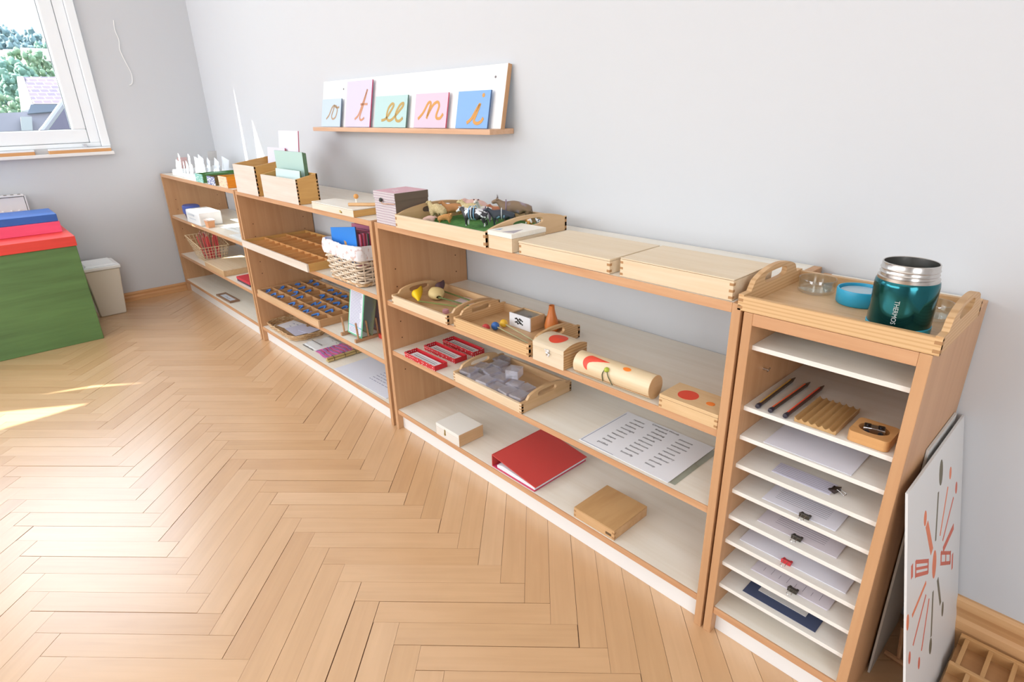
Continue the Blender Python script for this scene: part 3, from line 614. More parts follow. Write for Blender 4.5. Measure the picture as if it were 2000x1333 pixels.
# treasure chest
t = thing('treasure_box', 'little pine chest with curved lid, red circle and metal clasp', 'box', (0.762, -0.379, z))
w, d, h1, h2 = 0.110, 0.090, 0.040, 0.053
PCH = wood('chest_ply', (229, 214, 190), (219, 200, 170), 'X', 26, 0.05); CSD = rings('chest_side', (204, 164, 116), (176, 130, 82), 'Y', 42)
MB().box(0, w, 0, d, 0, h1).build('body', [PCH], t, 0.0006)
prof = [(0, h1+0.0005), (0, h2)]+[(d*k/10, h2+0.010*math.sin(math.pi*k/10)**0.8) for k in range(1, 10)]+[(d, h2), (d, h1+0.0005)]
lid_ = MB().plate(prof, (), 0.0, w, 'YZ').build('lid', [PCH], t)
lab(MB().plate([(y, zz) for y, zz in [(0.0005, 0.001), (d-0.0005, 0.001), (d-0.0005, h1-0.001), (0.0005, h1-0.001)]], (), w, w+0.0006, 'YZ').build('side_facing', CSD, t), 'darker striped side wood')
lab(MB().plate(prof, (), w, w+0.0006, 'YZ').build('lid_side_facing', CSD, t), 'darker striped side wood')
RC = P('red_sticker', (222, 74, 52), 0.5); OC = P('orange_sticker', (243, 132, 44), 0.5)
cm = MB(); n = 40; vs = []; fs = []
for k in range(n):
    a = 2*math.pi*k/n; x = 0.056+0.0255*math.cos(a); y = 0.040+0.0255*math.sin(a); vs.append((x, y, h2+0.010*math.sin(math.pi*min(max(y/d, 0), 1))**0.8+0.0006))
vs.append((0.056, 0.040, h2+0.0105+0.0006)); fs = [(k, (k+1) % n, n) for k in range(n)]; cm.add(vs, fs)
lab(cm.build('red_circle', RC, lid_), 'red circle')
cl = MB(); cl.box(0.052, 0.062, -0.003, 0, h1-0.008, h1+0.004); cl.tube([(0.050, -0.003, h1-0.004), (0.066, -0.004, h1-0.008)], 0.0016, 6); cl.tube([(0.053, -0.0035, h1-0.012), (0.061, -0.0035, h1-0.003)], 0.0014, 6); disc(cl, (0.057, h1-0.012), 0.004, -0.0025, 0, 'XZ', 0, 12); disc(cl, (0.047, h1+0.001), 0.0025, -0.0015, 0, 'XZ', 0, 10)
lab(cl.build('clasp', STEEL, t), 'shiny metal clasp')

# bark cylinder
R_ = 0.0290; LC = 0.218
t = thing('round_wooden_case', 'cylindrical pale wooden case with red drop and green bead', 'case', (0.905, -0.352, z+R_)); t.rotation_euler = (0, 0, 0.03)
RotX = Matrix.Rotation(math.pi/2, 4, 'Y')
MB().lathe([(R_, 0), (R_, LC)], 48, 0, RotX).build('barrel', wood('shaved_wood', (232, 212, 178), (222, 198, 160), 'X', 30, 0.05), t, smooth=True)
lab(MB().lathe([(0.0, 0), (R_-0.0005, 0), (R_-0.0005, 0.0008), (0, 0.0008)], 48, 0, Matrix.Translation((LC, 0, 0)) @ RotX, cap=False).build('end_cap', PLYBY, t), 'warm wooden end')
lab(MB().box(0.0, LC, -R_-0.0006+0.004, -R_+0.012, -0.0165, -0.0155).build('seam', ENDG, t), 'thin dark seam')
def wrap(mb, pts2, off=0.0005):
    """flat drawing (x along case, s around it from the top toward the front) wrapped on the barrel"""
    c = (sum(p[0] for p in pts2)/len(pts2), sum(p[1] for p in pts2)/len(pts2)); vs = []; n = len(pts2)
    def w_(x, s, o): a = s/R_; return (x, -(R_+o)*math.sin(a), (R_+o)*math.cos(a))
    K = 6
    for k in range(1, K+1):
        for p in pts2: vs.append(w_(c[0]+(p[0]-c[0])*k/K, c[1]+(p[1]-c[1])*k/K, off))
    vs.append(w_(c[0], c[1], off)); fs = [(i, (i+1) % n, K*n) for i in range(n)]
    for k in range(K-1):
        for i in range(n): fs.append((k*n+i, k*n+(i+1) % n, (k+1)*n+(i+1) % n, (k+1)*n+i))
    mb.add(vs, fs)
tr_ = MB(); q = [(0.056+0.025*math.cos(a), 0.012+0.022*math.sin(a)) for a in [math.radians(60+k*240/20) for k in range(21)]]
q = [(0.052-0.024*math.cos(a), 0.026+0.022*math.sin(a)) for a in [math.radians(-68+k*136/18) for k in range(19)]]+[(0.098, 0.010)]
wrap(tr_, [(x, s) for x, s in q]); lab(tr_.build('red_drop', RC, t, smooth=True), 'red drop shape')
tr_ = MB(); wrap(tr_, [(0.148+0.011*math.cos(a), 0.012+0.006*math.sin(a)) for a in [2*math.pi*k/16 for k in range(16)]]); lab(tr_.build('orange_mark', OC, t, smooth=True), 'small orange mark')
bd = MB().sphere((0.101, -R_*0.93, R_*0.56), 0.0065, 14); lab(bd.build('bead', P('lime_bead', (176, 192, 66), 0.4), t, smooth=True), 'lime green bead')
lp = MB().tube(catmull([(0.092, -R_*0.96, -0.016), (0.092, -R_*1.08, 0.004), (0.101, -R_*1.02, 0.018), (0.110, -R_*1.1, 0.002), (0.120, -R_*0.96, -0.018)], 6), 0.0012, 6); lab(lp.build('loop_cord', P('dark_green_cord', (92, 96, 66), 0.7), t, smooth=True), 'dark green cord loop')

# flat box with circles
t, l = lidded_box('wooden_box', 'flat pine box with red circle and small orange circle', 1.152, 1.293, -0.373, -0.292, z, 0.033, wood('box_pine', (226, 194, 150), (212, 174, 126), 'X', 26, 0.05), wood('box_pine_top', (224, 192, 148), (214, 178, 130), 'X', 18, 0.06), nj=2, lid=0.0085)
c_ = MB(); disc(c_, (0.049, 0.037), 0.0225, 0.0331, 0.0336); lab(c_.build('red_circle', RC, l), 'red circle')
c_ = MB(); disc(c_, (0.104, 0.034), 0.0095, 0.0331, 0.0336, ry=0.008); lab(c_.build('orange_circle', OC, l), 'small orange circle')

# ================================================================== unit 3, third shelf
z = 0.330
def polka_mat():
    m = P('red_polka', (196, 34, 44), 0.5); N, L, b = nt(m)
    tc = N.new('ShaderNodeTexCoord'); vo = N.new('ShaderNodeTexVoronoi'); vo.inputs['Scale'].default_value = 112; vo.inputs['Randomness'].default_value = 0.25
    L.new(tc.outputs['Object'], vo.inputs['Vector']); r = N.new('ShaderNodeValToRGB'); r.color_ramp.interpolation = 'CONSTANT'
    r.color_ramp.elements[0].color = (*lin((240, 226, 224)), 1); r.color_ramp.elements[1].position = 0.23; r.color_ramp.elements[1].color = (*lin((196, 34, 44)), 1)
    L.new(vo.outputs['Distance'], r.inputs[0]); L.new(r.outputs[0], b.inputs['Base Color']); return m
POLKA = polka_mat()
def polka(label, x0, x1, y0, y1, rz=0):
    t = thing('card_box', label, 'box', (x0, y0, z), rz, 'red polka-dot card boxes'); w = x1-x0; d = y1-y0; h = 0.018; e_ = 0.0016
    m = MB(); m.box(0, w, 0, e_, 0, h); m.box(0, w, d-e_, d, 0, h); m.box(0, e_, e_, d-e_, 0, h); m.box(w-e_, w, e_, d-e_, 0, h); m.box(e_, w-e_, e_, d-e_, 0, 0.0015); m.build('box_sides', POLKA, t)
    c = MB(); c.box(0.014, w-0.012, 0.008, d-0.008, 0.0016, 0.0085); lab(c.build('card_stack', PAPER, t, 0.0004), 'white cards')
    c = MB(); c.box(0.028, w-0.03, d*0.42, d*0.48, 0.0085, 0.0088); c.box(0.028, w-0.03, d*0.60, d*0.64, 0.0085, 0.0088); lab(c.build('card_print', P('print_grey', (128, 124, 130), 0.7), t), 'grey printed lines')
polka('red polka-dot card box at the shelf front edge', 0.100, 0.283, -0.371, -0.318)
polka('red polka-dot card box, middle of the three', 0.098, 0.283, -0.285, -0.232)
polka('red polka-dot card box farthest back on the shelf', 0.102, 0.283, -0.203, -0.152)
tray('carrying_tray', 'wooden tray full of small clear plastic boxes', 0.387, 0.705, -0.371, -0.157, z, 0.030, 0.034, 0.058, mats=(PLY, PLYBY, PLYB), nj=3)
rr = random.Random(5)
SP_ = [(0.418, -0.330, 0.20), (0.462, -0.338, -0.1), (0.512, -0.340, 0.1), (0.562, -0.338, 0.0), (0.614, -0.338, -0.15), (0.660, -0.335, 0.1), (0.425, -0.278, 0.3), (0.478, -0.283, -0.2), (0.530, -0.285, 0.15), (0.585, -0.283, 0.25), (0.636, -0.285, -0.1), (0.450, -0.228, 0.1), (0.505, -0.232, -0.3), (0.420, -0.190, 0.0)]
for i, (x, y, a) in enumerate(SP_):
    s = 0.042; h = rr.choice((0.026, 0.022, 0.03))
    t = thing('clear_box', 'small clear plastic box among others in the wooden tray', 'clear box', (x, y, z+0.0065), a, 'small clear plastic boxes')
    m = MB(); e_ = 0.0011; q = s/2
    m.box(-q, q, -q, -q+e_, 0, h); m.box(-q, q, q-e_, q, 0, h); m.box(-q, -q+e_, -q+e_, q-e_, 0, h); m.box(q-e_, q, -q+e_, q-e_, 0, h); m.box(-q+e_, q-e_, -q+e_, q-e_, 0, e_)
    m.build('box_shell', CLEARP, t)
    q += 0.0012; m = MB(); m.box(-q, q, -q, q, h, h+0.0012); m.box(-q, q, -q, -q+e_, h-0.006, h); m.box(-q, q, q-e_, q, h-0.006, h); m.box(-q, -q+e_, -q+e_, q-e_, h-0.006, h); m.box(q-e_, q, -q+e_, q-e_, h-0.006, h)
    m.build('box_lid', CLEARP, t)
t = thing('clear_box', 'clear plastic box stacked on the others, highest in the tray', 'clear box', (0.560, -0.262, z+0.0365), 0.4)
m = MB(); q = 0.021; h = 0.026
for a in ((-q, q, -q, -q+e_), (-q, q, q-e_, q), (-q, -q+e_, -q+e_, q-e_), (q-e_, q, -q+e_, q-e_)): m.box(*a, 0, h)
m.box(-q+e_, q-e_, -q+e_, q-e_, 0, e_); m.build('box_shell', CLEARP, t); MB().box(-q-0.001, q+0.001, -q-0.001, q+0.001, h, h+0.0015).build('box_lid', CLEARP, t)
t = thing('twine_roll', 'knotted beige twine roll along the tray left end', 'twine', (0.404, -0.235, z+0.0145)); t.rotation_euler = (0, 0, math.radians(94))
MB().tube([(0.045*(k/60-0.5)*2, 0.0065*math.cos(k*1.9), 0.0065*math.sin(k*1.9)) for k in range(61)], 0.0034, 6).build('twine', P('twine_beige', (206, 190, 156), 0.9), t, smooth=True)

# sheet of compound words
t = thing('word_sheet', 'laminated sheet headed Compound Words with three word columns', 'sheet', (0.912, -0.359, z))
MB().box(0, 0.272, 0, 0.212, 0, 0.0012).build('sheet', P('glossy_sheet', (242, 243, 250), 0.25), t, 0.0)
tm = MB()
def put(txt, x, y, size):
    vs, fs = text_mesh(txt, size, extrude=0.0001); tm.add([(p[0]+x, p[1]+y, p[2]+0.0014) for p in vs], fs)
for k, w_ in enumerate(['rainbow', 'cardboard', 'bedtime', 'moonlight', 'mailman', 'teaspoon', 'teapot', 'dustbin', 'goldfish']): put(w_, 0.040, 0.183-k*0.0196, 0.0108)
put('Compound Words', 0.091, 0.198, 0.0108)
for k, w_ in enumerate(['fireplace', 'sheepdog', 'springtime', 'sidewalk', 'afternoon', 'bathroom', 'blueberry', 'basement', 'butterfly']): put(w_, 0.112, 0.181-k*0.0190, 0.0108)
for k, w_ in enumerate(['pinecone', 'notebook', 'scarecrow', 'overcoat', 'raincoat', 'blackberry', 'sunflower', 'pancake', 'teacup']): put(w_, 0.186, 0.181-k*0.0190, 0.0108)
lab(tm.build('printed_words', INK, t), 'grey printed words')
m = MB(); m.box(0.004, 0.0055, 0.003, 0.200, 0.0012, 0.0014); m.box(0.0055, 0.110, 0.003, 0.0042, 0.0012, 0.0014); lab(m.build('printed_border', P('blue_grey_line', (112, 122, 150), 0.6), t), 'thin blue-grey border')
o = tag(bx('plastic_sleeve', 1.175, 1.2, -0.355, -0.16, z, z+0.0006, GLASSW, bevel=0), 'edge of a clear plastic sleeve right of the Compound Words sheet', 'plastic sleeve')

# ================================================================== unit 3, bottom shelf
z = 0.0845
t, l = lidded_box('wooden_box', 'whitewashed wooden box with tiny brass latch, bottom shelf', 0.268, 0.398, -0.374, -0.268, z, 0.046, P('whitewash', (228, 220, 210), 0.6), P('whitewash_top', (233, 229, 222), 0.6), nj=0, lid=0.014)
lab(MB().box(0.1300, 0.1306, 0.0005, 0.1055, 0.0005, 0.0455).build('side_facing', PLYBY, t), 'warm bare wood side')
m = MB(); disc(m, (0.052, 0.018), 0.0045, -0.0016, 0, 'XZ', 0, 14); m.box(0.049, 0.055, -0.001, 0, 0.018, 0.036); lab(m.build('latch', BRASS, t), 'tiny brass latch')
# binder
t = thing('ring_binder', 'red ring binder lying flat, open side to the viewer', 'binder', (0.560, -0.368, z))
RB = P('binder_red', (204, 70, 66), 0.45); w, d = 0.195, 0.235
def slab(p, th, name, mat):
    (ax, az), (bx_, bz) = p; v = Vector((bx_-ax, bz-az)).normalized(); nn = Vector((-v.y, v.x))*th
    m = MB(); o_ = [(ax, az), (bx_, bz), (bx_+nn.x, bz+nn.y), (ax+nn.x, az+nn.y)]; m.plate(o_, (), 0, d, 'XZ'); return m.build(name, mat, t, 0.0007)
slab(((0.002, 0.0405), (w, 0.0145)), 0.0025, 'front_cover', RB)
slab(((0.002, 0.0), (w-0.004, 0.0)), 0.0025, 'back_cover', P('binder_magenta', (206, 60, 96), 0.45))
bx('spine', -0.0005, 0.002, 0, d, 0.0, 0.0435, RB, t, 0.0007)
pm = MB(); pm.plate([(0.020, 0.003), (w-0.006, 0.003), (w-0.006, 0.0125), (0.045, 0.019), (0.020, 0.012)], (), 0.004, d-0.004, 'XZ'); lab(pm.build('page_block', PAPER, t), 'white pages')
m = MB()
for y in (0.06, 0.16): m.tube(catmull([(0.010, y, 0.004), (0.012, y, 0.028), (0.030, y, 0.030), (0.040, y, 0.004)], 5), 0.0016, 6)
m.box(0.004, 0.014, 0.03, 0.2, 0.0026, 0.006); lab(m.build('ring_mechanism', STEEL, t, smooth=True), 'steel rings')
# wooden box
t, l = lidded_box('wooden_box', 'square beech box with small metal plate, beside the red binder', 0.907, 1.047, -0.368, -0.222, z, 0.031, wood('beech_box', (214, 174, 128), (200, 156, 108), 'X', 20, 0.08), wood('beech_box_top', (204, 162, 112), (192, 148, 98), 'Y', 14, 0.15), nj=2, lid=0.003)
m = MB().box(0.112, 0.130, -0.0010, 0.0002, 0.008, 0.015); lab(m.build('metal_plate', P('plate_dark', (120, 100, 78), 0.4, 0.6), t), 'small dark metal plate')
# ================================================================== unit 4, tray with flask and glass dishes
z = ZT4
tray('carrying_tray', 'striped pine tray with hand holes holding the turquoise food flask', 1.306, 1.626, -0.378, -0.122, z, 0.028, 0.031, 0.066, mats=(PINE, PINEY, PLYB), nj=2, th=0.010)
zb_ = z+0.0065
t = thing('food_flask', 'turquoise metal food flask with steel screw neck and no lid', 'flask', (1.549, -0.309, zb_))
TEAL = P('teal_metal', (40, 104, 112), 0.14, 0.9)
MB().lathe([(0.0445, 0.010), (0.0455, 0.012), (0.0455, 0.078), (0.0445, 0.084), (0.0425, 0.086), (0.03, 0.086)], 64, cap=False).build('body', TEAL, t, smooth=True)
lab(MB().lathe([(0, 0), (0.043, 0.0), (0.0462, 0.002), (0.0466, 0.012), (0.0455, 0.0125), (0, 0.0125)], 64, cap=False).build('base_ring', P('teal_plastic', (40, 172, 204), 0.35), t, smooth=True), 'light blue plastic base ring')
pr = [(0.0430, 0.0855), (0.0430, 0.090), (0.0405, 0.0915), (0.0402, 0.095), (0.0414, 0.0962), (0.0402, 0.0975), (0.0400, 0.1015), (0.0412, 0.1027), (0.0400, 0.104), (0.0396, 0.112), (0.0386, 0.1130), (0.0376, 0.1122), (0.0374, 0.06), (0.0374, 0.02), (0.0, 0.018)]
lab(MB().lathe(pr, 64, cap=False).build('screw_neck', P('steel_soft', (206, 202, 198), 0.24, 1.0), t, smooth=True), 'shiny steel neck with ridges')
vs, fs = text_mesh('THERMOS', 0.0098, extrude=0.0001); tm = MB()
ac = math.radians(-90); R0 = 0.0457; vv = []
for p in vs:   # letters run downward; cap height goes round the barrel
    a = ac+p[1]/R0; rr_ = R0+0.0001+p[2]; vv.append((rr_*math.cos(a), rr_*math.sin(a), 0.059-p[0]*0.88))
tm.add(vv, fs); lab(tm.build('lettering', P('silver_print', (190, 192, 190), 0.4), t), 'silver lettering')
t = thing('flask_lid', 'light blue round flask lid lying upside down left of the flask', 'lid', (1.457, -0.208, zb_))
BLID = P('sky_plastic', (50, 168, 208), 0.4)
MB().lathe([(0, 0), (0.036, 0.0), (0.0385, 0.003), (0.0395, 0.026), (0.0385, 0.0285), (0.0365, 0.0285), (0.0355, 0.020), (0, 0.020)], 48, cap=False).build('cup', BLID, t, smooth=True)
lab(MB().lathe([(0, 0.0202), (0.032, 0.0202), (0.033, 0.0235), (0.0, 0.0238)], 48, cap=False).build('inner_disc', P('grey_blue_disc', (168, 192, 206), 0.3), t, smooth=True), 'grey-blue inner disc')
def dish(label, x, y, r, grp=None):
    o = MB().lathe([(0, 0), (r-0.004, 0.0), (r-0.001, 0.002), (r, 0.006), (r, 0.026), (r-0.0008, 0.028), (r-0.002, 0.027), (r-0.0022, 0.008), (r-0.005, 0.005), (0, 0.005)], 48, cap=False).build('glass_dish', GLASSR, None, smooth=True, loc=(x, y, zb_)); return tag(o, label, 'dish', grp)
GLASSR = clear('glass_dish_clear', (244, 246, 244), 0.02, 0.10)
dish('low round clear glass dish at the tray left end', 1.372, -0.186, 0.0345)
dish('clear glass dish half hidden behind the turquoise flask', 1.573, -0.208, 0.031)

# ================================================================== unit 4, thin shelves
zB = Z4['B']
def pencil(label, p0, p1, c1, c2, zz):
    a = Vector((*p0, zz)); b_ = Vector((*p1, zz)); d_ = b_-a; t = thing('pencil', label, 'pencil', tuple(a)); ang = math.atan2(d_.y, d_.x); t.rotation_euler = (0, 0, ang); Lp = d_.length; Q = Matrix.Rotation(math.pi/2, 4, 'Y')
    MB().lathe([(0.0040, 0.010), (0.0040, Lp-0.022)], 6, 0, Q).build('shaft', c2, t)
    lab(MB().box(0.012, Lp-0.024, -0.0005, 0.0022, 0.0025, 0.0040).build('stripe', c1, t), 'coloured stripe')
    lab(MB().lathe([(0.0, 0), (0.0044, 0.0008), (0.0050, 0.004), (0.0044, 0.012), (0.0, 0.0125)], 14, 0, Q, cap=False).build('end_knob', P('dark_knob', (50, 46, 58), 0.35), t, smooth=True), 'dark round end')
    MB().lathe([(0.0040, Lp-0.022), (0.0009, Lp-0.002), (0.0, Lp)], 10, 0, Q, cap=False).build('point', P('bare_tip', (96, 76, 60), 0.6), t, smooth=True)
DKP = P('dark_pencil', (78, 62, 52), 0.45)
pencil('dark pencil with ochre stripe, leftmost on the shelf', (1.362, -0.359), (1.359, -0.177), P('ochre', (206, 160, 70), 0.5), DKP, zB+0.0045)
pencil('dark pencil with orange-red stripe, middle of the three', (1.387, -0.359), (1.390, -0.178), P('orange_red', (232, 100, 56), 0.5), DKP, zB+0.0045)
pencil('dark red-striped pencil beside the corrugated wooden rest', (1.416, -0.360), (1.417, -0.175), P('vermilion', (236, 88, 58), 0.5), P('dark_pencil_red', (90, 58, 50), 0.45), zB+0.0045)
m = MB(); n_ = 60; w_, d_ = 0.073, 0.118; top = []
for k in range(n_+1):
    x = w_*k/n_; top.append((x, 0.0100-0.0050*abs(math.sin(math.pi*6*k/n_))))
pts = [(0, 0)]+[(w_, 0)]+list(reversed(top)); m.plate(pts, (), 0, d_, 'XZ')
t = m.build('pencil_rest', wood('rest_wood', (196, 158, 108), (180, 140, 92), 'Y', 40, 0.05), None, loc=(1.433, -0.358, zB)); tag(t, 'corrugated wooden pencil rest with six grooves', 'pencil rest')
t = thing('sharpener_block', 'rounded beech block with oval hollow, right of the pencil rest', 'block', (1.523, -0.359, zB))
def rrect(w, d, r, n=6):
    o = []
    for (cx_, cy_, a0) in ((w-r, d-r, 0), (r, d-r, 90), (r, r, 180), (w-r, r, 270)):
        for k in range(n+1): a = math.radians(a0+90*k/n); o.append((cx_+r*math.cos(a), cy_+r*math.sin(a)))
    return o
ov = [(0.032+0.024*math.cos(2*math.pi*k/28), 0.033+0.019*math.sin(2*math.pi*k/28)) for k in range(28)]
BLK = wood('block_beech', (216, 166, 110), (204, 150, 94), 'X', 20, 0.06)
m = MB().plate(rrect(0.065, 0.065, 0.009), [ov], 0.008, 0.020, 'XY'); m.plate(rrect(0.065, 0.065, 0.009), (), 0.0, 0.008, 'XY'); m.build('block', BLK, t, 0.0006)
t = thing('double_sharpener', 'small silver double pencil sharpener lying in the beech block hollow', 'sharpener', (1.555, -0.326, zB+0.0084), 0.25)
m = MB()
m.plate([(-0.0165, -0.0095), (-0.0040, -0.0078), (0.0040, -0.0078), (0.0165, -0.0095), (0.0165, 0.0095), (0.0040, 0.0078), (-0.0040, 0.0078), (-0.0165, 0.0095)], (), 0, 0.016, 'XY'); m.build('metal_body', STEEL, t, 0.0008)
m = MB(); m.box(-0.0150, -0.0055, -0.0082, 0.0082, 0.016, 0.0168); m.box(0.0055, 0.0150, -0.0082, 0.0082, 0.016, 0.0168); m.lathe([(0.0022, 0.0168), (0.0022, 0.0180)], 10, 0, Matrix.Translation((-0.0102, 0, 0))); m.lathe([(0.0022, 0.0168), (0.0022, 0.0180)], 10, 0, Matrix.Translation((0.0102, 0, 0))); m.build('blades', P('blade_steel', (110, 110, 118), 0.18, 1.0), t)
m = MB()
for x in (-0.0102, 0.0102): m.lathe([(0.0040, 0), (0.0040, 0.0006)], 14, 0, Matrix.Translation((x, -0.0094, 0.008)) @ Matrix.Rotation(math.pi/2, 4, 'X'))
lab(m.build('sharpening_hole', P('hole_black', (34, 32, 34), 0.6), t, smooth=True), 'two dark round holes')
PSH = P('worksheet_paper', (236, 235, 246), 0.6); PSH2 = P('worksheet_paper_pinkish', (226, 219, 228), 0.6)
def clip(x, y, zz, ang, col, label, over=True):
    """foldback clip gripping the sheet edge; arms point along -y of its own frame"""
    t = thing('binder_clip', label, 'binder clip', (x, y, zz), ang)
    m = MB(); m.plate([(0.0, -0.0042), (0.0105, -0.0012), (0.0118, -0.0030), (0.0118, -0.0005), (0.0, 0.0068), (-0.0022, 0.0075), (-0.0022, -0.0045)], (), -0.0095, 0.0095, 'YZ') if False else None
    m.plate([(-0.0045, -0.001), (0.0085, 0.0012), (0.0085, 0.0022), (-0.0035, 0.0075), (-0.0048, 0.0075)], (), -0.0095, 0.0095, 'YZ')
    for s in (-1, 1): m.tube([(s*0.0072-0.002, 0.0082, 0.0024), (s*0.0072+0.002, 0.0082, 0.0024)], 0.0012, 8)
    m.tube([(-0.0095, -0.004, 0.0072), (0.0095, -0.004, 0.0072)], 0.0011, 8)
    m.build('clamp', col, t, 0.0)
    a = MB(); a.tube(catmull([(-0.0045, -0.004, 0.0075), (-0.0035, -0.012, 0.0058), (-0.0055, -0.018, 0.0042), (-0.0015, -0.0205, 0.0040), (0.0035, -0.019, 0.0042), (0.0030, -0.012, 0.0058), (0.0045, -0.004, 0.0075)], 5), 0.0006, 6)
    lab(a.build('wire_arm', STEEL, t, smooth=True), 'thin steel wire arm')
    return t
BLK_ = P('black_clip', (58, 52, 42), 0.35); REDC = P('red_clip', (206, 48, 56), 0.35)
def sheets(label, x0, x1, y0, y1, zz, n=1, th=0.0010, mat=None, lines=None, rz=0.0, lcol=None, group=None, layers=2):
    t = thing('paper_sheets', label, 'paper', (x0, y0, zz), rz, group); w = x1-x0; d = y1-y0; rr_ = random.Random(int(x1*1000+zz*777))
    for k in range(layers):
        dx, dy = rr_.uniform(-0.001, 0.001)*k*1.5, rr_.uniform(-0.001, 0.001)*k
        MB().box(dx, w+dx, dy, d+dy, k*th/layers+0.0001, (k+1)*th/layers).build('sheet', mat or PSH, t)
    if lines:
        m = MB()
        for (a, b_, c_, e_) in lines: m.box(a, b_, c_, e_, th+0.00002, th+0.00018)
        m.build('printed_lines', lcol or P('line_grey', (110, 104, 122), 0.7), t)
    return t
def hl(x0, x1, ys, w=0.0007): return [(x0, x1, y, y+w) for y in ys]
sheets('blank white sheets on the shelf just under the pencils', 1.384, 1.544, -0.359, -0.20, Z4['C'])
sheets('strip of staff-lined papers gripped by a black clip at right', 1.402, 1.512, -0.342, -0.300, Z4['D'], lines=hl(0.002, 0.108, [0.006+0.006*k for k in range(6)]), rz=0.0, mat=P('violet_paper', (216, 214, 232), 0.6))
clip(1.5155, -0.322, Z4['D']+0.0012, math.radians(75), P('chrome_black_clip', (86, 74, 70), 0.25, 0.7), 'black clip with silver arms lying at the right end of the strip')
sheets('many-lined worksheets with black clip, under the staff papers', 1.396, 1.537, -0.353, -0.19, Z4['E'], lines=hl(0.018, 0.118, [0.022+0.0062*k for k in range(16)]))
clip(1.481, -0.352, Z4['E']+0.0012, 0.0, BLK_, 'black binder clip on the many-lined worksheets')
sheets('lined worksheets on the sixth thin shelf, black clip centred', 1.389, 1.546, -0.341, -0.19, Z4['F'], lines=hl(0.030, 0.128, [0.020+0.0066*k for k in range(8)]), mat=PSH2, th=0.0018, layers=3)
clip(1.471, -0.341, Z4['F']+0.002, 0.0, BLK_, 'black binder clip centred on the front edge above the red clip')
sheets('large blank sheets held by the red clip', 1.362, 1.576, -0.346, -0.17, Z4['G'], th=0.0014)
clip(1.462, -0.345, Z4['G']+0.0015, 0.0, REDC, 'red binder clip, the only red one')
tl = []
for k in range(8): tl += [(0.022+0.0165*k, 0.0226+0.0165*k, 0.014, 0.034 if k % 2 else 0.027)]
sheets('worksheets with short upright strokes, black clip, above the navy card', 1.393, 1.551, -0.344, -0.19, Z4['H'], lines=tl, mat=PSH2, th=0.0016, layers=3)
clip(1.483, -0.343, Z4['H']+0.0018, 0.0, BLK_, 'lowest black binder clip, just above the navy card')
t = tag(bx('navy_card', 1.386, 1.541, -0.350, -0.20, Z4['I'], Z4['I']+0.0009, P('navy_card', (72, 82, 112), 0.6), bevel=0), 'dark navy card on the lowest thin shelf', 'card')
t = tag(bx('white_card', 1.410, 1.512, -0.325, -0.215, Z4['I']+0.001, Z4['I']+0.0018, P('offwhite_card', (222, 220, 218), 0.6), bevel=0), 'off-white card lying on the navy card', 'card')

# ================================================================== boards and floor pieces right of unit 4
def board(label, xb, slope, y0, y1, z0, z1, mat, th=0.004):
    """upright board leaning on the unit side: plane x = xb - slope*z"""
    t = thing('display_board', label, 'board', (xb, 0, 0)); cs = 1/math.sqrt(1+slope*slope)
    m = MB(); vs = []
    for (o_) in (0.0, -th):
        for (y, zz) in ((y0, z0), (y1, z0), (y1, z1), (y0, z1)): vs.append((-slope*zz+o_, y, zz))
    m.add(vs, [(0, 1, 2, 3), (7, 6, 5, 4), (0, 4, 5, 1), (1, 5, 6, 2), (2, 6, 7, 3), (3, 7, 4, 0)]); m.build('panel', mat, t)
    return t
BW = P('board_white', (222, 222, 222), 0.45)
SL = 0.188; XB0 = 1.7365
board('plain white board leaning behind the patterned board', 1.6285, 0.008, -0.226, -0.030, 0.0, 0.556, P('board_white_back', (214, 212, 208), 0.5))
t = board('white board with red and grey dial strokes leaning on the unit side', XB0, SL, -0.378, -0.006, 0.001, 0.545, P('board_white', (206, 205, 202), 0.45))
OR1 = P('stroke_orange', (224, 128, 92), 0.6); OR2 = P('stroke_red', (208, 108, 88), 0.6); GR1 = P('stroke_olive', (112, 106, 88), 0.6)
def marks(name, mat, polys, lb):
    for pl in polys:
        n = len(pl); vs = [(-SL*zz+0.0004, y, zz) for y, zz in pl]+[(-SL*zz-0.0002, y, zz) for y, zz in pl]
        fs = [tuple(range(n)), tuple(range(2*n-1, n-1, -1))]+[(k, (k+1) % n, n+(k+1) % n, n+k) for k in range(n)]; lab(MB().add(vs, fs).build(name, mat, t), lb)
def st(y0, z0, y1, z1, w):
    d_ = Vector((y1-y0, z1-z0)).normalized(); q_ = Vector((-d_.y, d_.x))*w/2; return [(y0+q_.x, z0+q_.y), (y1+q_.x, z1+q_.y), (y1-q_.x, z1-q_.y), (y0-q_.x, z0-q_.y)]
def el(y, zz, a, b_, ang=0, n=18):
    c_, s_ = math.cos(ang), math.sin(ang); return [(y+a*math.cos(q)*c_-b_*math.sin(q)*s_, zz+a*math.cos(q)*s_+b_*math.sin(q)*c_) for q in [2*math.pi*k/n for k in range(n)]]
marks('painted_mark', OR1, [el(-0.207, 0.317, 0.013, 0.030), st(-0.264, 0.432, -0.226, 0.355, 0.016), el(-0.275, 0.449, 0.008, 0.015), st(-0.122, 0.44, -0.171, 0.359, 0.006), el(-0.106, 0.462, 0.007, 0.013), st(-0.261, 0.310, -0.345, 0.292, 0.008), el(-0.371, 0.296, 0.007, 0.016)], 'orange painted mark')
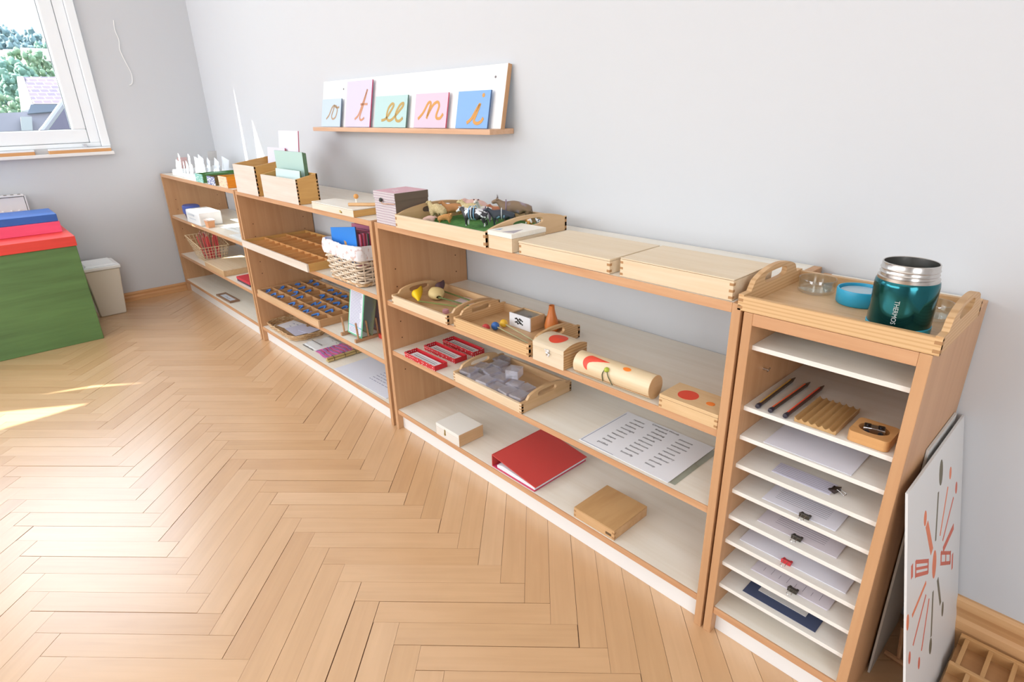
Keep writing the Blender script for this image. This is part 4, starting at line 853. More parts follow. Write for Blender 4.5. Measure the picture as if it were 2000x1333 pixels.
marks('painted_mark', OR2, [st(-0.075, 0.395, -0.150, 0.337, 0.006), el(-0.055, 0.407, 0.007, 0.013), st(-0.066, 0.325, -0.145, 0.314, 0.014), st(-0.350, 0.398, -0.350, 0.372, 0.010), st(-0.328, 0.394, -0.328, 0.360, 0.006), st(-0.250, 0.352, -0.250, 0.322, 0.006), st(-0.328, 0.391, -0.250, 0.349, 0.007), st(-0.328, 0.364, -0.250, 0.325, 0.007), st(-0.328, 0.377, -0.250, 0.337, 0.005), st(-0.161, 0.316, -0.083, 0.273, 0.007), st(-0.161, 0.292, -0.083, 0.250, 0.007), st(-0.158, 0.318, -0.158, 0.288, 0.007), st(-0.122, 0.296, -0.122, 0.268, 0.006), st(-0.086, 0.278, -0.086, 0.249, 0.007), st(-0.067, 0.262, -0.067, 0.226, 0.009), st(-0.260, 0.283, -0.337, 0.225, 0.006), el(-0.357, 0.213, 0.006, 0.013), st(-0.238, 0.261, -0.282, 0.175, 0.006), el(-0.297, 0.158, 0.006, 0.013)], 'red painted mark')
marks('painted_mark', GR1, [el(-0.176, 0.494, 0.012, 0.026), st(-0.191, 0.461, -0.202, 0.365, 0.007), st(-0.211, 0.260, -0.217, 0.162, 0.008), el(-0.220, 0.142, 0.009, 0.018), st(-0.180, 0.269, -0.153, 0.196, 0.010), el(-0.135, 0.172, 0.007, 0.017)], 'olive-grey painted mark')
# lattice of square cells on the floor
LW = wood('lattice_wood', (210, 164, 112), (194, 146, 94), 'X', 18, 0.06)
t = thing('wooden_lattice', 'wooden lattice frame of square cells on the floor by the wall', 'lattice', (1.7405, -0.024, 0))
for k, y in enumerate((-0.008, -0.106, -0.204, -0.302)): bx('long_bar', 0, 0.50, y-0.010, y, 0.0, 0.056, LW, t, 0.0008)
bx('floor_panel', 0.0, 0.5, -0.31, -0.010, 0.022, 0.030, wood('lattice_floor', (200, 152, 104), (184, 136, 90), 'X', 12, 0.08), t, 0)
LWY = wood('lattice_wood_y', (212, 166, 114), (196, 148, 96), 'Y', 18, 0.06)
for r0 in range(3):
    for k in range(8):
        x = 0.001+0.0415*k+(0.021 if r0 % 2 else 0)+0.008; bx('short_bar', x, x+0.008, -0.008-0.098*(r0+1)+0.0003, -0.018-0.098*r0-0.0003, 0.0303, 0.054, LWY, t, 0.0006)
# dim wooden stick pieces behind the board
t = thing('stick_stand', 'small wooden stick stand on the floor in the dark gap beside the unit', 'wooden stand', (1.655, -0.150, 0))
MB().tube([(-0.020, 0.0, 0.006), (0.028, -0.006, 0.006)], 0.006, 8).build('foot_bar', BEECH, t, smooth=True); MB().tube([(0.006, -0.003, 0.012), (-0.004, 0.02, 0.075)], 0.0045, 8).build('upright', BEECH, t, smooth=True)

# ================================================================== picture ledge on the wall
t = thing('picture_ledge', 'wooden wall ledge with slanted white back board holding letter cards', 'wall shelf', (-0.945, 0, 1.070))
bx('ledge_board', 0, 1.247, -0.106, -0.002, 0.0, 0.0165, wood('ledge_wood', (222, 180, 148), (208, 160, 122), 'X', 20, 0.05), t, 0.001)
TH = -0.205
bkm = MB().box(-0.004, 1.247, 0, 0.016, 0, 0.196); o = bkm.build('back_board', P('ledge_white', (240, 240, 241), 0.5), t, 0.0006, loc=(0, -0.060, 0.0168), rot=(TH, 0, 0))
lab(bx('edge_strip', 1.2471, 1.2485, 0, 0.016, 0, 0.196, BEECHZ, o, 0), 'beech coloured end edge')
for x in (0.190, 1.195): lab(MB().lathe([(0.004, 0), (0.004, 0.001)], 14, 0, Matrix.Translation((x, -0.0001, 0.158)) @ Matrix.Rotation(math.pi/2, 4, 'X')).build('screw', P('screw_grey', (120, 112, 112), 0.4, 0.6), o, smooth=True), 'small grey screw')
SAND = P('sand_letter', (214, 158, 92), 0.9); SAND2 = P('sand_letter_grey', (184, 158, 128), 0.9)
def ucard(name, label, x0, w, h, col, edge, strokes, dot=None, lw=0.0095, sand=None):
    t = thing(name, label, 'letter card', (x0, -0.0750, 1.0880)); t.rotation_euler = (TH+0.0, 0, 0)
    MB().box(0, w, 0, 0.004, 0, h).build('card_face', col, t); lab(bx('card_edge', w, w+0.0012, 0.0, 0.0045, 0, h, edge, t, 0), 'darker right edge')
    m = MB()
    for s_ in strokes: ribbon(m, catmull([(a*w, b_*h) for a, b_ in s_], 8), lw, -0.0009, 0.0001)
    if dot: disc(m, (dot[0]*w, dot[1]*h), lw*0.62, -0.0009, 0.0001, 'XZ', 0, 14)
    lab(m.build('sand_letter', sand or SAND, t), 'sandy handwritten letter')
ucard('letter_card', 'pale blue letter card with cursive o, leftmost on the ledge', -0.921, 0.178, 0.118, P('pale_blue', (196, 212, 232), 0.6), P('slate_edge', (110, 130, 150), 0.6), [[(.26, .28), (.40, .42), (.54, .68), (.66, .76), (.62, .60), (.54, .40), (.60, .28), (.74, .34), (.82, .56), (.78, .72), (.66, .76)], [(.66, .76), (.78, .68), (.92, .70)]], sand=SAND2, lw=0.0075)
ucard('letter_card', 'tall lavender letter card with cursive t, second from the left', -0.697, 0.207, 0.184, P('lavender', (212, 204, 228), 0.6), P('crimson_edge', (190, 72, 104), 0.6), [[(.40, .17), (.54, .26), (.66, .46), (.84, .80)], [(.84, .80), (.70, .44), (.60, .22), (.66, .15), (.78, .20)], [(.60, .49), (.88, .49)]], sand=P('sand_letter_rose', (206, 152, 122), 0.9), lw=0.0085)
ucard('letter_card', 'pale green letter card with cursive double e', -0.454, 0.231, 0.1175, P('pale_aqua', (184, 214, 214), 0.6), P('green_edge', (92, 122, 112), 0.6), [[(.24, .22), (.38, .28), (.52, .52), (.60, .70), (.54, .74), (.44, .60), (.40, .36), (.46, .22), (.58, .26), (.74, .46), (.88, .66), (.88, .75), (.78, .68), (.68, .44), (.70, .24), (.80, .20), (.90, .30)]], sand=P('sand_letter_olive', (192, 162, 102), 0.9), lw=0.010)
ucard('letter_card', 'pink letter card with cursive n', -0.169, 0.197, 0.118, P('pale_pink', (220, 196, 214), 0.6), P('rose_edge', (204, 92, 112), 0.6), [[(.13, .26), (.28, .44), (.42, .72), (.50, .70), (.44, .44), (.40, .27)], [(.42, .34), (.56, .64), (.70, .74), (.76, .62), (.70, .38), (.72, .28), (.82, .28), (.90, .40)]], lw=0.0095)
ucard('letter_card', 'sky blue letter card with cursive i, rightmost on the ledge', 0.085, 0.167, 0.118, P('sky_blue', (132, 176, 230), 0.6), P('navy_edge', (72, 100, 140), 0.6), [[(.36, .14), (.50, .26), (.62, .48), (.72, .64), (.64, .40), (.58, .20), (.68, .13), (.80, .18), (.86, .28)]], dot=(.80, .87), lw=0.0105)
# ================================================================== unit 2, top
z = 0.8
def file_box(label, x0, x1, y0, y1, hf, hb, mf, ms):
    t = thing('file_box', label, 'box', (x0, y0, z)); w = x1-x0; d = y1-y0; th = 0.008
    f = MB().box(0, w, 0, th, 0, hf); f.build('front_board', mf, t, 0.0008); bx('back_board', 0, w, d-th, d, 0, hb, ms, t); bx('base', th, w-th, th, d-th, 0.0005, 0.006, ms, t, 0)
    for a in (0, w-th):
        m = MB().plate([(th*0.05, 0), (d-th*0.05, 0), (d-th*0.05, hb), (th*0.05, hf)], (), a, a+th, 'YZ')
        if a > 0:
            for k in range(7):
                zz = 0.004+hf*k/7.2
                for yy in (0.0006, d-0.008): m.box(a+th-0.0005, a+th+0.0003, yy, yy+0.0074, zz, zz+0.007, 1)
        m.build('side_board', [ms, ENDG], t, 0.0008)
    return t
FB_F = wood('filebox_front', (228, 216, 204), (218, 203, 188), 'X', 40, 0.04); FB_S = wood('filebox_side', (214, 166, 98), (200, 150, 84), 'Y', 18, 0.1)
file_box('larger wooden file box of lavender letter boards, nearer the window', -1.262, -0.994, -0.388, -0.190, 0.130, 0.158, FB_F, FB_S)
file_box('wooden file box holding pale green letter boards', -0.945, -0.582, -0.382, -0.286, 0.1, 0.1175, FB_F, FB_S)
def lboard(label, loc, rot, w, h, th, face, edge, group=None, name='letter_board'):
    t = thing(name, label, 'letter board', loc, 0, group); t.rotation_euler = rot
    MB().box(0, w, 0.0006, th, 0, h, 0).build('board_core', edge, t); lab(MB().box(0.0, w-0.0008, 0, 0.0006, 0.0008, h).build('board_face', face, t), 'paler front face'); return t
LAV = P('lavender_face', (228, 224, 240), 0.6); LAV2 = P('lavender_face_b', (220, 218, 236), 0.6); CRI = P('crimson_core', (196, 70, 96), 0.6)
lboard('lavender letter board standing tallest, with thin crimson edge', (-1.115, -0.215, z+0.150), (-0.12, 0.0, 0), 0.215, 0.125, 0.004, LAV, CRI)
lboard('lower lavender letter board in the file box, below the tallest one', (-1.225, -0.245, z+0.008), (-0.12, 0, 0), 0.205, 0.192, 0.004, LAV2, CRI)
lboard('lavender letter board hidden behind, supporting the tall one', (-1.20, -0.205, z+0.008), (0, 0, 0), 0.195, 0.142, 0.005, LAV2, CRI)
GRF = P('green_face', (180, 208, 200), 0.6); GRE = P('green_core', (88, 120, 84), 0.6); GRL = P('aqua_face', (206, 226, 226), 0.6)
for k in range(3):
    o = lboard('large pale green letter board with thick dark green edge, standing tallest' if k == 0 else 'green letter board stacked directly behind the tallest green one', (-0.925+0.004*k, -0.3125+0.0056*k, z+0.0065), (-0.006, 0, 0), 0.285-0.004*k, 0.192-0.002*k, 0.005, GRF, GRE, group=None if k == 0 else 'green letter boards behind the tallest')
lboard('small pale aqua letter board leaning at the front of the green boards', (-0.868, -0.352, z+0.0065), (-0.10, 0, 0), 0.245, 0.122, 0.005, GRL, GRE)
mk = MB(); ribbon(mk, catmull([(0.19, 0.10), (0.21, 0.12), (0.205, 0.14), (0.195, 0.12), (0.215, 0.10)], 4), 0.004, -0.0005, 0)
# flat box with roller
t, l = lidded_box('wooden_box', 'flat pale wooden box with a dowel and round knob lying on it', -0.455, -0.128, -0.384, -0.278, z, 0.028, wood('lightbox_front', (232, 222, 206), (223, 209, 190), 'X', 40, 0.04), MAPLE, nj=0, lid=0.004)
lab(MB().box(0.327, 0.3276, 0.001, 0.105, 0.0008, 0.0235).build('side_facing', FB_S, t), 'warmer side wood')
m = MB().tube([(0.232, -0.0022, 0.0145), (0.236, -0.0022, 0.0115), (0.243, -0.0022, 0.0100)], 0.003, 6); lab(m.build('catch', BRASS, t, smooth=True), 'tiny brass catch')
t = thing('dowel', 'light wooden dowel lying across the flat box', 'dowel', (-0.215, -0.352, z+0.0345)); t.rotation_euler = (0, 0, math.radians(38))
MB().tube([(0, 0, 0), (0.135, 0, 0.0)], 0.006, 14).build('rod', wood('dowel_wood', (222, 178, 128), (210, 162, 110), 'X', 40, 0.1), t, smooth=True)
t = thing('knob_peg', 'round orange-wood knob on a short peg beside the dowel', 'knob', (-0.258, -0.296, z+0.0282)); MB().lathe([(0.004, 0), (0.004, 0.018)], 14).build('peg', MAPLE, t, smooth=True); lab(MB().sphere((0, 0, 0.025), 0.0095, 18).build('knob', P('orange_knob', (222, 158, 84), 0.45), t, smooth=True), 'orange-brown round knob')

# ================================================================== unit 2, second shelf: compartment tray, basket of boards
z = 0.527
def comp_tray(label, x0, x1, y0, y1, h, mf, ms, md, ncol, rows, hd):
    t = thing('compartment_tray', label, 'tray', (x0, y0, z)); w = x1-x0; d = y1-y0; th = 0.008
    bx('front_board', 0, w, 0, th, 0, h, mf, t); bx('back_board', 0, w, d-th, d, 0, h, ms, t)
    for a in (0, w-th): bx('end_board', a, a+th, th, d-th, 0, h-0.0005, ms, t)
    bx('base', th, w-th, th, d-th, 0.0005, 0.004, MAPLE, t, 0)
    for k in range(1, rows): y = d*k/rows; bx('long_divider', th, w-th, y-0.002, y+0.002, 0.004, hd, md, t, 0)
    for k in range(1, ncol):
        x = w*k/ncol; 
        for r_i in range(rows): y0_ = th if r_i == 0 else d*r_i/rows+0.002; y1_ = d-th if r_i == rows-1 else d*(r_i+1)/rows-0.002; bx('cross_divider', x-0.0018, x+0.0018, y0_, y1_, 0.004, hd-0.001, md, t, 0)
    return t
ORW = wood('tray_orange_wood', (214, 158, 100), (200, 140, 84), 'Y', 20, 0.1)
comp_tray('long wooden compartment tray with empty slots, above the blue-letter tray', -1.300, -0.552, -0.402, -0.060, 0.034, FB_F, FB_S, ORW, 11, 3, 0.031)
# wicker basket
t = thing('wicker_basket', 'wicker basket with white flower-print lining full of letter boards', 'basket', (-0.290, -0.262, z))
def rr_path(hx, hy, r, n=96):
    """points and outward normals of a rounded rectangle of half sizes hx, hy"""
    segs = [(hx-r, 'l'), ]; out = []
    per = 4*(hx+hy-2*r)+2*math.pi*r
    for k in range(n):
        s = per*k/n; 
        L1 = 2*(hx-r); L2 = 2*(hy-r); A = math.pi*r/2
        for i, (ln, kind) in enumerate(((L1, 0), (A, 1), (L2, 2), (A, 3), (L1, 4), (A, 5), (L2, 6), (A, 7))):
            if s <= ln+1e-9: break
            s -= ln
        if kind == 0: p = (-(hx-r)+s, -hy); nn = (0, -1)
        elif kind == 1: a = -math.pi/2+s/r; p = (hx-r+r*math.cos(a), -(hy-r)+r*math.sin(a)); nn = (math.cos(a), math.sin(a))
        elif kind == 2: p = (hx, -(hy-r)+s); nn = (1, 0)
        elif kind == 3: a = s/r; p = (hx-r+r*math.cos(a), hy-r+r*math.sin(a)); nn = (math.cos(a), math.sin(a))
        elif kind == 4: p = (hx-r-s, hy); nn = (0, 1)
        elif kind == 5: a = math.pi/2+s/r; p = (-(hx-r)+r*math.cos(a), hy-r+r*math.sin(a)); nn = (math.cos(a), math.sin(a))
        elif kind == 6: p = (-hx, hy-r-s); nn = (-1, 0)
        else: a = math.pi+s/r; p = (-(hx-r)+r*math.cos(a), -(hy-r)+r*math.sin(a)); nn = (math.cos(a), math.sin(a))
        out.append((p, nn))
    return out
WK = wood('wicker', (216, 186, 146), (180, 134, 86), 'X', 40, 0.5); WK2 = wood('wicker_pale', (232, 218, 200), (206, 182, 152), 'X', 60, 0.5)
m = MB(); NS = 26; HB = 0.118
for row in range(11):
    zz = 0.0075+HB*row/11; f_ = 1.0+0.14*zz/HB
    pts = []
    for k, (p, nn) in enumerate(rr_path(0.118*f_, 0.100*f_, 0.02, 156)):
        o_ = 0.0052*math.cos(math.pi*(k*NS/156.0*1.0)+math.pi*row); pts.append((p[0]+nn[0]*o_, p[1]+nn[1]*o_, zz+0.0015*math.sin(k*0.3+row)))
    m.tube(pts, 0.0042, 6, closed=True)
for k, (p, nn) in enumerate(rr_path(0.118, 0.100, 0.02, NS)): m.tube([(p[0], p[1], 0.0045), (p[0]*1.14, p[1]*1.14, HB)], 0.0032, 5)
m.box(-0.112, 0.112, -0.094, 0.094, 0.001, 0.004)
m.build('woven_body', WK2, t, smooth=True)
m = MB()
for q in (0, 1):
    pts = [(p[0]+nn[0]*0.003, p[1]+nn[1]*0.003, 0.0085+0.003*math.sin(k*0.9+q*math.pi)) for k, (p, nn) in enumerate(rr_path(0.120, 0.102, 0.02, 136))]; m.tube(pts, 0.0040, 6, closed=True)
m.build('braided_foot', WK, t, smooth=True)
LIN = spotty('floral_lining', (236, 236, 240), (214, 190, 186), 55, 0.62, 0.8, 0.04)
m = MB(); NP = 160; vs = []; fs = []; ring = [(1.135, 0.108), (1.20, 0.106), (1.235, 0.120), (1.225, 0.142), (1.19, 0.158), (1.14, 0.160), (1.11, 0.150), (1.10, 0.115)]
for i, (f_, zz) in enumerate(ring):
    for k, (p, nn) in enumerate(rr_path(0.118*f_, 0.100*f_, 0.025, NP)):
        o_ = 0.0022*math.sin(k*0.62)+0.0016*math.sin(k*1.7+i); vs.append((p[0]+nn[0]*o_, p[1]+nn[1]*o_, zz+0.0025*math.sin(k*0.21)+(0.003*math.sin(k*0.8) if i == 0 else 0)))
for i in range(len(ring)-1):
    for k in range(NP): fs.append((i*NP+k, i*NP+(k+1) % NP, (i+1)*NP+(k+1) % NP, (i+1)*NP+k))
m.add(vs, fs); lab(m.build('cloth_lining', LIN, t, smooth=True), 'white gathered flower-print lining')
BLU = P('bright_blue_face', (40, 132, 222), 0.5); REDB = P('red_board', (190, 66, 84), 0.55); NAVE = P('navy_board', (60, 80, 110), 0.55); GRB = P('green_board', (80, 120, 100), 0.55)
tb_ = lboard('bright blue letter board at the front of the wicker basket', (-0.402, -0.346, z+0.060), (-0.06, -0.13, -0.02), 0.212, 0.138, 0.004, BLU, NAVE)
m = MB().plate([(0.118, 0.0), (0.146, 0.0), (0.126, 0.082), (0.108, 0.088)], (), -0.0008, -0.0001, 'XZ'); lab(m.build('sand_stroke', SAND, tb_), 'sandy stroke')
PKF = P('pink_board_face', (206, 120, 150), 0.55)
for k in range(13):
    c_ = [REDB, REDB, GRB, REDB, REDB, NAVE, REDB, REDB, REDB, NAVE, REDB, REDB, REDB][k]
    lboard('red-edged letter board packed behind the blue one in the basket' if c_ is REDB else ('green-edged letter board among the red ones' if c_ is GRB else 'navy-edged letter board among the red ones'), (-0.400+0.002*(k % 3), -0.334+0.0125*k, z+0.060), (-0.05, -0.05, -0.02), 0.212+0.0010*k, 0.126+0.016*(k > 5)+0.003*(k % 2), 0.0052, PKF, c_, group='letter boards packed in the wicker basket, ' + ('red' if c_ is REDB else 'green' if c_ is GRB else 'navy'))

# ================================================================== unit 2, third shelf: blue letters tray, card stand
z = 0.270
CTW = wood('comp_tray_wood', (216, 180, 142), (202, 162, 120), 'X', 24, 0.06); CTS = wood('comp_tray_side', (196, 152, 108), (184, 138, 94), 'Y', 22, 0.06)
comp_tray('wooden compartment tray holding blue letters', -1.262, -0.566, -0.384, -0.075, 0.034, CTW, CTS, CTS, 9, 4, 0.030)
bx_ = bx('lid_shelf', 0, 0, 0, 0, 0, 0, MAPLE) if False else None
rr = random.Random(11); LB = P('blue_letter', (52, 116, 196), 0.5)
for i in range(4):
    for k in range(8):
        if (i*8+k) in (3, 12, 19, 26, 30): continue
        cx_ = -1.262+0.696*(k+0.5)/9; cy_ = -0.384+0.309*(i+0.5)/4
        m = MB(); a = rr.uniform(-0.5, 0.5); s = rr.uniform(0.026, 0.034)
        kind = rr.randrange(3)
        base = {0: [(-1, -.3), (-.3, .4), (.3, -.3), (1, .3)], 1: [(-1, 0), (-.4, .5), (.2, 0), (-.2, -.5), (.9, -.3)], 2: [(-.9, -.4), (0, .5), (.9, -.4)]}[kind]
        pts = catmull([(s*(p[0]*math.cos(a)-p[1]*math.sin(a)), s*(p[0]*math.sin(a)+p[1]*math.cos(a))) for p in base], 6)
        ribbon(m, pts, 0.0085, 0, 0.005, 'XY')
        o = m.build('wooden_letter', LB, None, loc=(cx_+rr.uniform(-0.006, 0.006), cy_+rr.uniform(-0.005, 0.005), z+0.0185), rot=(0.42, rr.uniform(-0.1, 0.1), 0)); tag(o, 'small blue letter shape lying in a compartment', 'letter', 'blue letters in the compartment tray')
# folding card stand
t = thing('card_stand', 'little wooden card stand with upright pegs, right of the tray', 'card stand', (-0.290, -0.360, z)); SB = wood('stand_wood', (190, 146, 108), (174, 128, 90), 'Y', 30, 0.08)
for x in (0.0, -0.118):
    bx('foot_bar', x-0.006, x+0.006, 0, 0.165, 0, 0.013, SB, t, 0.0006)
    for y in (0.016, 0.062, 0.108, 0.150): MB().tube([(x, y, 0.012), (x, y-0.004, 0.082)], 0.0042, 8).build('peg', SB, t, smooth=True)
m = MB().box(-0.118, 0.0, 0.158, 0.164, 0.002, 0.011); m.build('cross_bar', SB, t, 0.0005)
GFR = P('mint_frame', (110, 190, 150), 0.55); TXT = P('print_violet_grey', (150, 150, 176), 0.7)
def rcard(label, loc, w, h, rot, fr, face, group=None):
    t = thing('reading_card', label, 'card', loc, 0, group); t.rotation_euler = rot
    MB().box(0, w, 0, 0.0012, 0, h).build('card_border', fr, t); MB().box(0.008, w-0.008, -0.0004, 0, 0.006, h-0.005).build('card_paper', face, t)
    m = MB(); q = random.Random(4)
    for k in range(int(h/0.0062)-3): zz = h-0.014-0.0062*k; m.box(0.014, w-0.014-q.random()*0.016, -0.0007, -0.0004, zz, zz+0.0022)
    m.build('printed_lines', TXT, t); return t
t_c = rcard('mint-bordered card printed with dense text, front of the stand', (-0.398, -0.334, z+0.0135), 0.118, 0.205, (-0.19, 0, 0), GFR, P('lilac_paper', (222, 224, 238), 0.6))
lab(MB().box(0.008, 0.110, -0.0009, -0.0005, 0.036, 0.040).build('aqua_line', P('aqua_line', (120, 190, 206), 0.6), t_c), 'aqua line')
rcard('olive-grey text card standing second in the stand', (-0.396, -0.286, z+0.0135), 0.118, 0.198, (-0.24, 0, 0), P('olive_border', (128, 130, 100), 0.6), P('olive_paper', (150, 150, 128), 0.6))
rcard('brown-pink card standing last in the stand', (-0.394, -0.242, z+0.0135), 0.118, 0.150, (-0.24, 0, 0), P('rose_brown', (160, 110, 104), 0.6), P('rose_brown_paper', (176, 130, 122), 0.6))
o = bx('red_block', -0.272, -0.235, -0.262, -0.222, z, z+0.018, P('red_block', (216, 76, 60), 0.5)); tag(o, 'small red block behind the card stand, at the unit side', 'block')

# ================================================================== unit 2, bottom shelf
z = 0.0835
t = thing('wicker_tray', 'flat oval wicker tray with printed cards', 'tray', (-1.122, -0.262, z))
m = MB()
for q in range(5):
    pts = [(p[0]+nn[0]*0.0025*math.cos(k*0.9+q*math.pi), p[1]+nn[1]*0.0025*math.cos(k*0.9+q*math.pi), 0.0045+0.0062*q) for k, (p, nn) in enumerate(rr_path(0.172+0.0025*q, 0.092+0.0025*q, 0.06, 150))]; m.tube(pts, 0.0034, 5, closed=True)
m.build('woven_rim', WK, t, smooth=True)
m = MB()
for k in range(28): x = -0.162+0.012*k; yy = 0.088*math.sqrt(max(0.1, 1-(abs(x)/0.178)**4)); m.tube([(x, -yy, 0.0035), (x, yy, 0.0035)], 0.003, 5)
m.build('woven_floor', WK, t, smooth=True)
rr = random.Random(2)
for k, (dx, dy, w_, d_, a) in enumerate(((-0.075, 0.0, 0.13, 0.10, 0.15), (0.03, -0.005, 0.15, 0.10, -0.05), (0.07, 0.03, 0.09, 0.07, 0.2))):
    t2 = thing('picture_card', ['white card with two small blue marks at the left of the wicker tray', 'lilac card lying centred in the wicker tray', 'small lilac card at the right of the wicker tray'][k], 'card', (-1.122+dx, -0.262+dy, z+0.0070+0.0012*k), a)
    MB().box(-w_/2, w_/2, -d_/2, d_/2, 0, 0.001).build('paper', [P('card_white', (232, 234, 242), 0.6), P('card_lilac', (206, 206, 228), 0.6), P('card_lilac', (206, 206, 228), 0.6)][k], t2)
    if k == 0:
        m = MB()
        for (px_, py_) in ((-0.02, 0.018), (0.012, 0.020), (0.0, -0.015)): m.tube([(px_, py_, 0.0012), (px_+0.012, py_+0.003, 0.0012), (px_+0.018, py_-0.004, 0.0012)], 0.0012, 5)
        m.build('blue_marks', P('blue_mark', (90, 110, 150), 0.6), t2)
# weaving work
t = thing('paper_weaving', 'pink and violet paper weaving mat beside the bamboo roll', 'weaving', (-0.735, -0.345, z))
m = MB(); PK = P('magenta_paper', (226, 110, 180), 0.6); VI = P('violet_paper_strip', (150, 124, 176), 0.6); CR2 = P('rose_strip', (206, 110, 130), 0.6)
q = random.Random(8)
for nm, mt, o_ in (('pink_strips', PK, 0), ('violet_strips', VI, 1), ('rose_strips', CR2, 2)):
    m = MB()
    for k in range(6):
        y = 0.012+0.024*k+0.008*o_; pts = [(-0.03+0.155*s/8, y+0.004*math.sin(s+k), 0.003+0.003*abs(math.sin(s*1.3+k*2+o_))) for s in range(9)]
        for i in range(8):
            a, b_ = pts[i], pts[i+1]; m.add([(a[0], a[1]-0.0055, a[2]), (b_[0], b_[1]-0.0055, b_[2]), (b_[0], b_[1]+0.0055, b_[2]), (a[0], a[1]+0.0055, a[2]), (a[0], a[1]-0.0055, a[2]+0.0006), (b_[0], b_[1]-0.0055, b_[2]+0.0006), (b_[0], b_[1]+0.0055, b_[2]+0.0006), (a[0], a[1]+0.0055, a[2]+0.0006)], [(0, 3, 2, 1), (4, 5, 6, 7), (0, 1, 5, 4), (2, 3, 7, 6), (0, 4, 7, 3), (1, 2, 6, 5)])
    lab(m.build(nm, mt, t), nm.split('_')[0]+' paper strips')
t = thing('tissue_paper', 'crumpled translucent white tissue left of the pink weaving', 'tissue', (-0.835, -0.265, z))
m = MB(); n = 10; vs = [(0.016*i-0.07, 0.016*j-0.07, 0.001+0.007*abs(math.sin(i*1.9+j*0.8)*math.cos(j*1.3))) for i in range(n) for j in range(n)]; fs = [(i*n+j, (i+1)*n+j, (i+1)*n+j+1, i*n+j+1) for i in range(n-1) for j in range(n-1)]
m.add(vs, fs); o = m.build('crumpled_sheet', P('tissue_white', (226, 226, 226), 0.7), t, smooth=True); so = o.modifiers.new('thick', 'SOLIDIFY'); so.thickness = 0.0006
for k, (x, y, lb_) in enumerate(((-0.895, -0.338, 'thin dark stick, nearest the front edge of the bottom shelf'), (-0.900, -0.288, 'thin dark stick, middle of the three'), (-0.860, -0.214, 'thin dark stick, farthest from the viewer'))):
    o = MB().tube([(0, 0, 0), (0.105, 0.002, 0.0)], 0.0022, 6).build('thin_stick', P('dark_stick', (110, 104, 100), 0.6), None, smooth=True, loc=(x, y, z+0.0024 if k != 1 else z+0.0115)); tag(o, lb_, 'stick')
t = thing('bamboo_roll', 'rolled bundle of bamboo strips tied with black thread', 'bamboo roll', (-0.607, -0.352, z)); t.rotation_euler = (0, 0, math.radians(90))
BAM = wood('bamboo', (206, 182, 128), (180, 150, 92), 'X', 50, 0.05)
m = MB()
for (yy, zz) in ((0.008, 0.006), (-0.005, 0.006), (0.0015, 0.0155)): m.tube([(0.0, yy, zz), (0.175, yy, zz)], 0.0058, 9)
m.build('bamboo_sticks', BAM, t, smooth=True)
m = MB()
for x in (0.03, 0.085, 0.14): m.tube([(x, 0.0015+0.0155*math.cos(q_), 0.0118+0.0108*math.sin(q_)) for q_ in [2*math.pi*k/16 for k in range(16)]], 0.0012, 5, closed=True)
lab(m.build('thread', DARK, t), 'black thread ties')
t = thing('printed_sheet', 'white sheet printed with a paragraph, right end of the bottom shelf', 'sheet', (-0.515, -0.366, z), 0.02)
MB().box(0, 0.42, 0, 0.21, 0, 0.0012).build('paper', P('sheet_white', (226, 228, 240), 0.4), t)
m = MB(); q = random.Random(9)
for k in range(7):
    x = 0.20
    while x < 0.39: w_ = q.uniform(0.010, 0.03); m.box(x, min(x+w_, 0.40), 0.165-0.018*k, 0.1685-0.018*k, 0.0012, 0.0014); x += w_+0.006
m.build('printed_lines', TXT, t)

# ================================================================== unit 1, top: card rack and little baskets
z = 0.8
t = thing('card_rack', 'white rack crammed with white cards on the far unit', 'card rack', (-2.520, -0.350, z)); WP = P('white_plastic', (238, 240, 241), 0.45)
m = MB(); m.box(0, 0.56, 0, 0.004, 0, 0.026); m.box(0, 0.56, 0.246, 0.25, 0, 0.04); m.box(0, 0.004, 0.004, 0.246, 0, 0.034); m.box(0.556, 0.56, 0.004, 0.246, 0, 0.034); m.box(0.004, 0.556, 0.004, 0.246, 0, 0.003); m.build('rack_tray', WP, t, 0.0008)
rr = random.Random(21); CW = [P('card_white_%s' % n, c, 0.6) for n, c in (('a', (240, 242, 244)), ('b', (232, 236, 242)), ('c', (226, 230, 236)))]
for k in range(18):
    x = -2.50+0.0265*k; h = rr.uniform(0.085, 0.135); w = rr.uniform(0.05, 0.072); y = -0.335+0.075*(k % 3)+rr.uniform(-0.012, 0.012)
    o = MB().box(0, w, 0, 0.0016, 0, h).build('white_card', CW[k % 3], None, loc=(x, y, z+0.0042+0.0003), rot=(rr.uniform(-0.06, 0.0), 0.34+rr.uniform(-0.10, 0.12), rr.uniform(-0.35, 0.25))); tag(o, 'white card leaning in the white rack', 'card', 'white cards leaning in the rack')
o = MB().box(0, 0.0018, 0, 0.06, 0, 0.10).build('white_card', P('pink_grey_card', (214, 178, 176), 0.6), None, loc=(-2.555, -0.30, z+0.001), rot=(0, 0.10, 0.1)); tag(o, 'pinkish card at the window end of the white cards', 'card')
o = MB().box(0, 0.0018, 0, 0.055, 0, 0.055).build('white_card', P('grey_card', (192, 188, 186), 0.6), None, loc=(-2.34, -0.175, z+0.085), rot=(0, 0.25, 0.1)); tag(o, 'small grey card sticking up above the white cards', 'card')
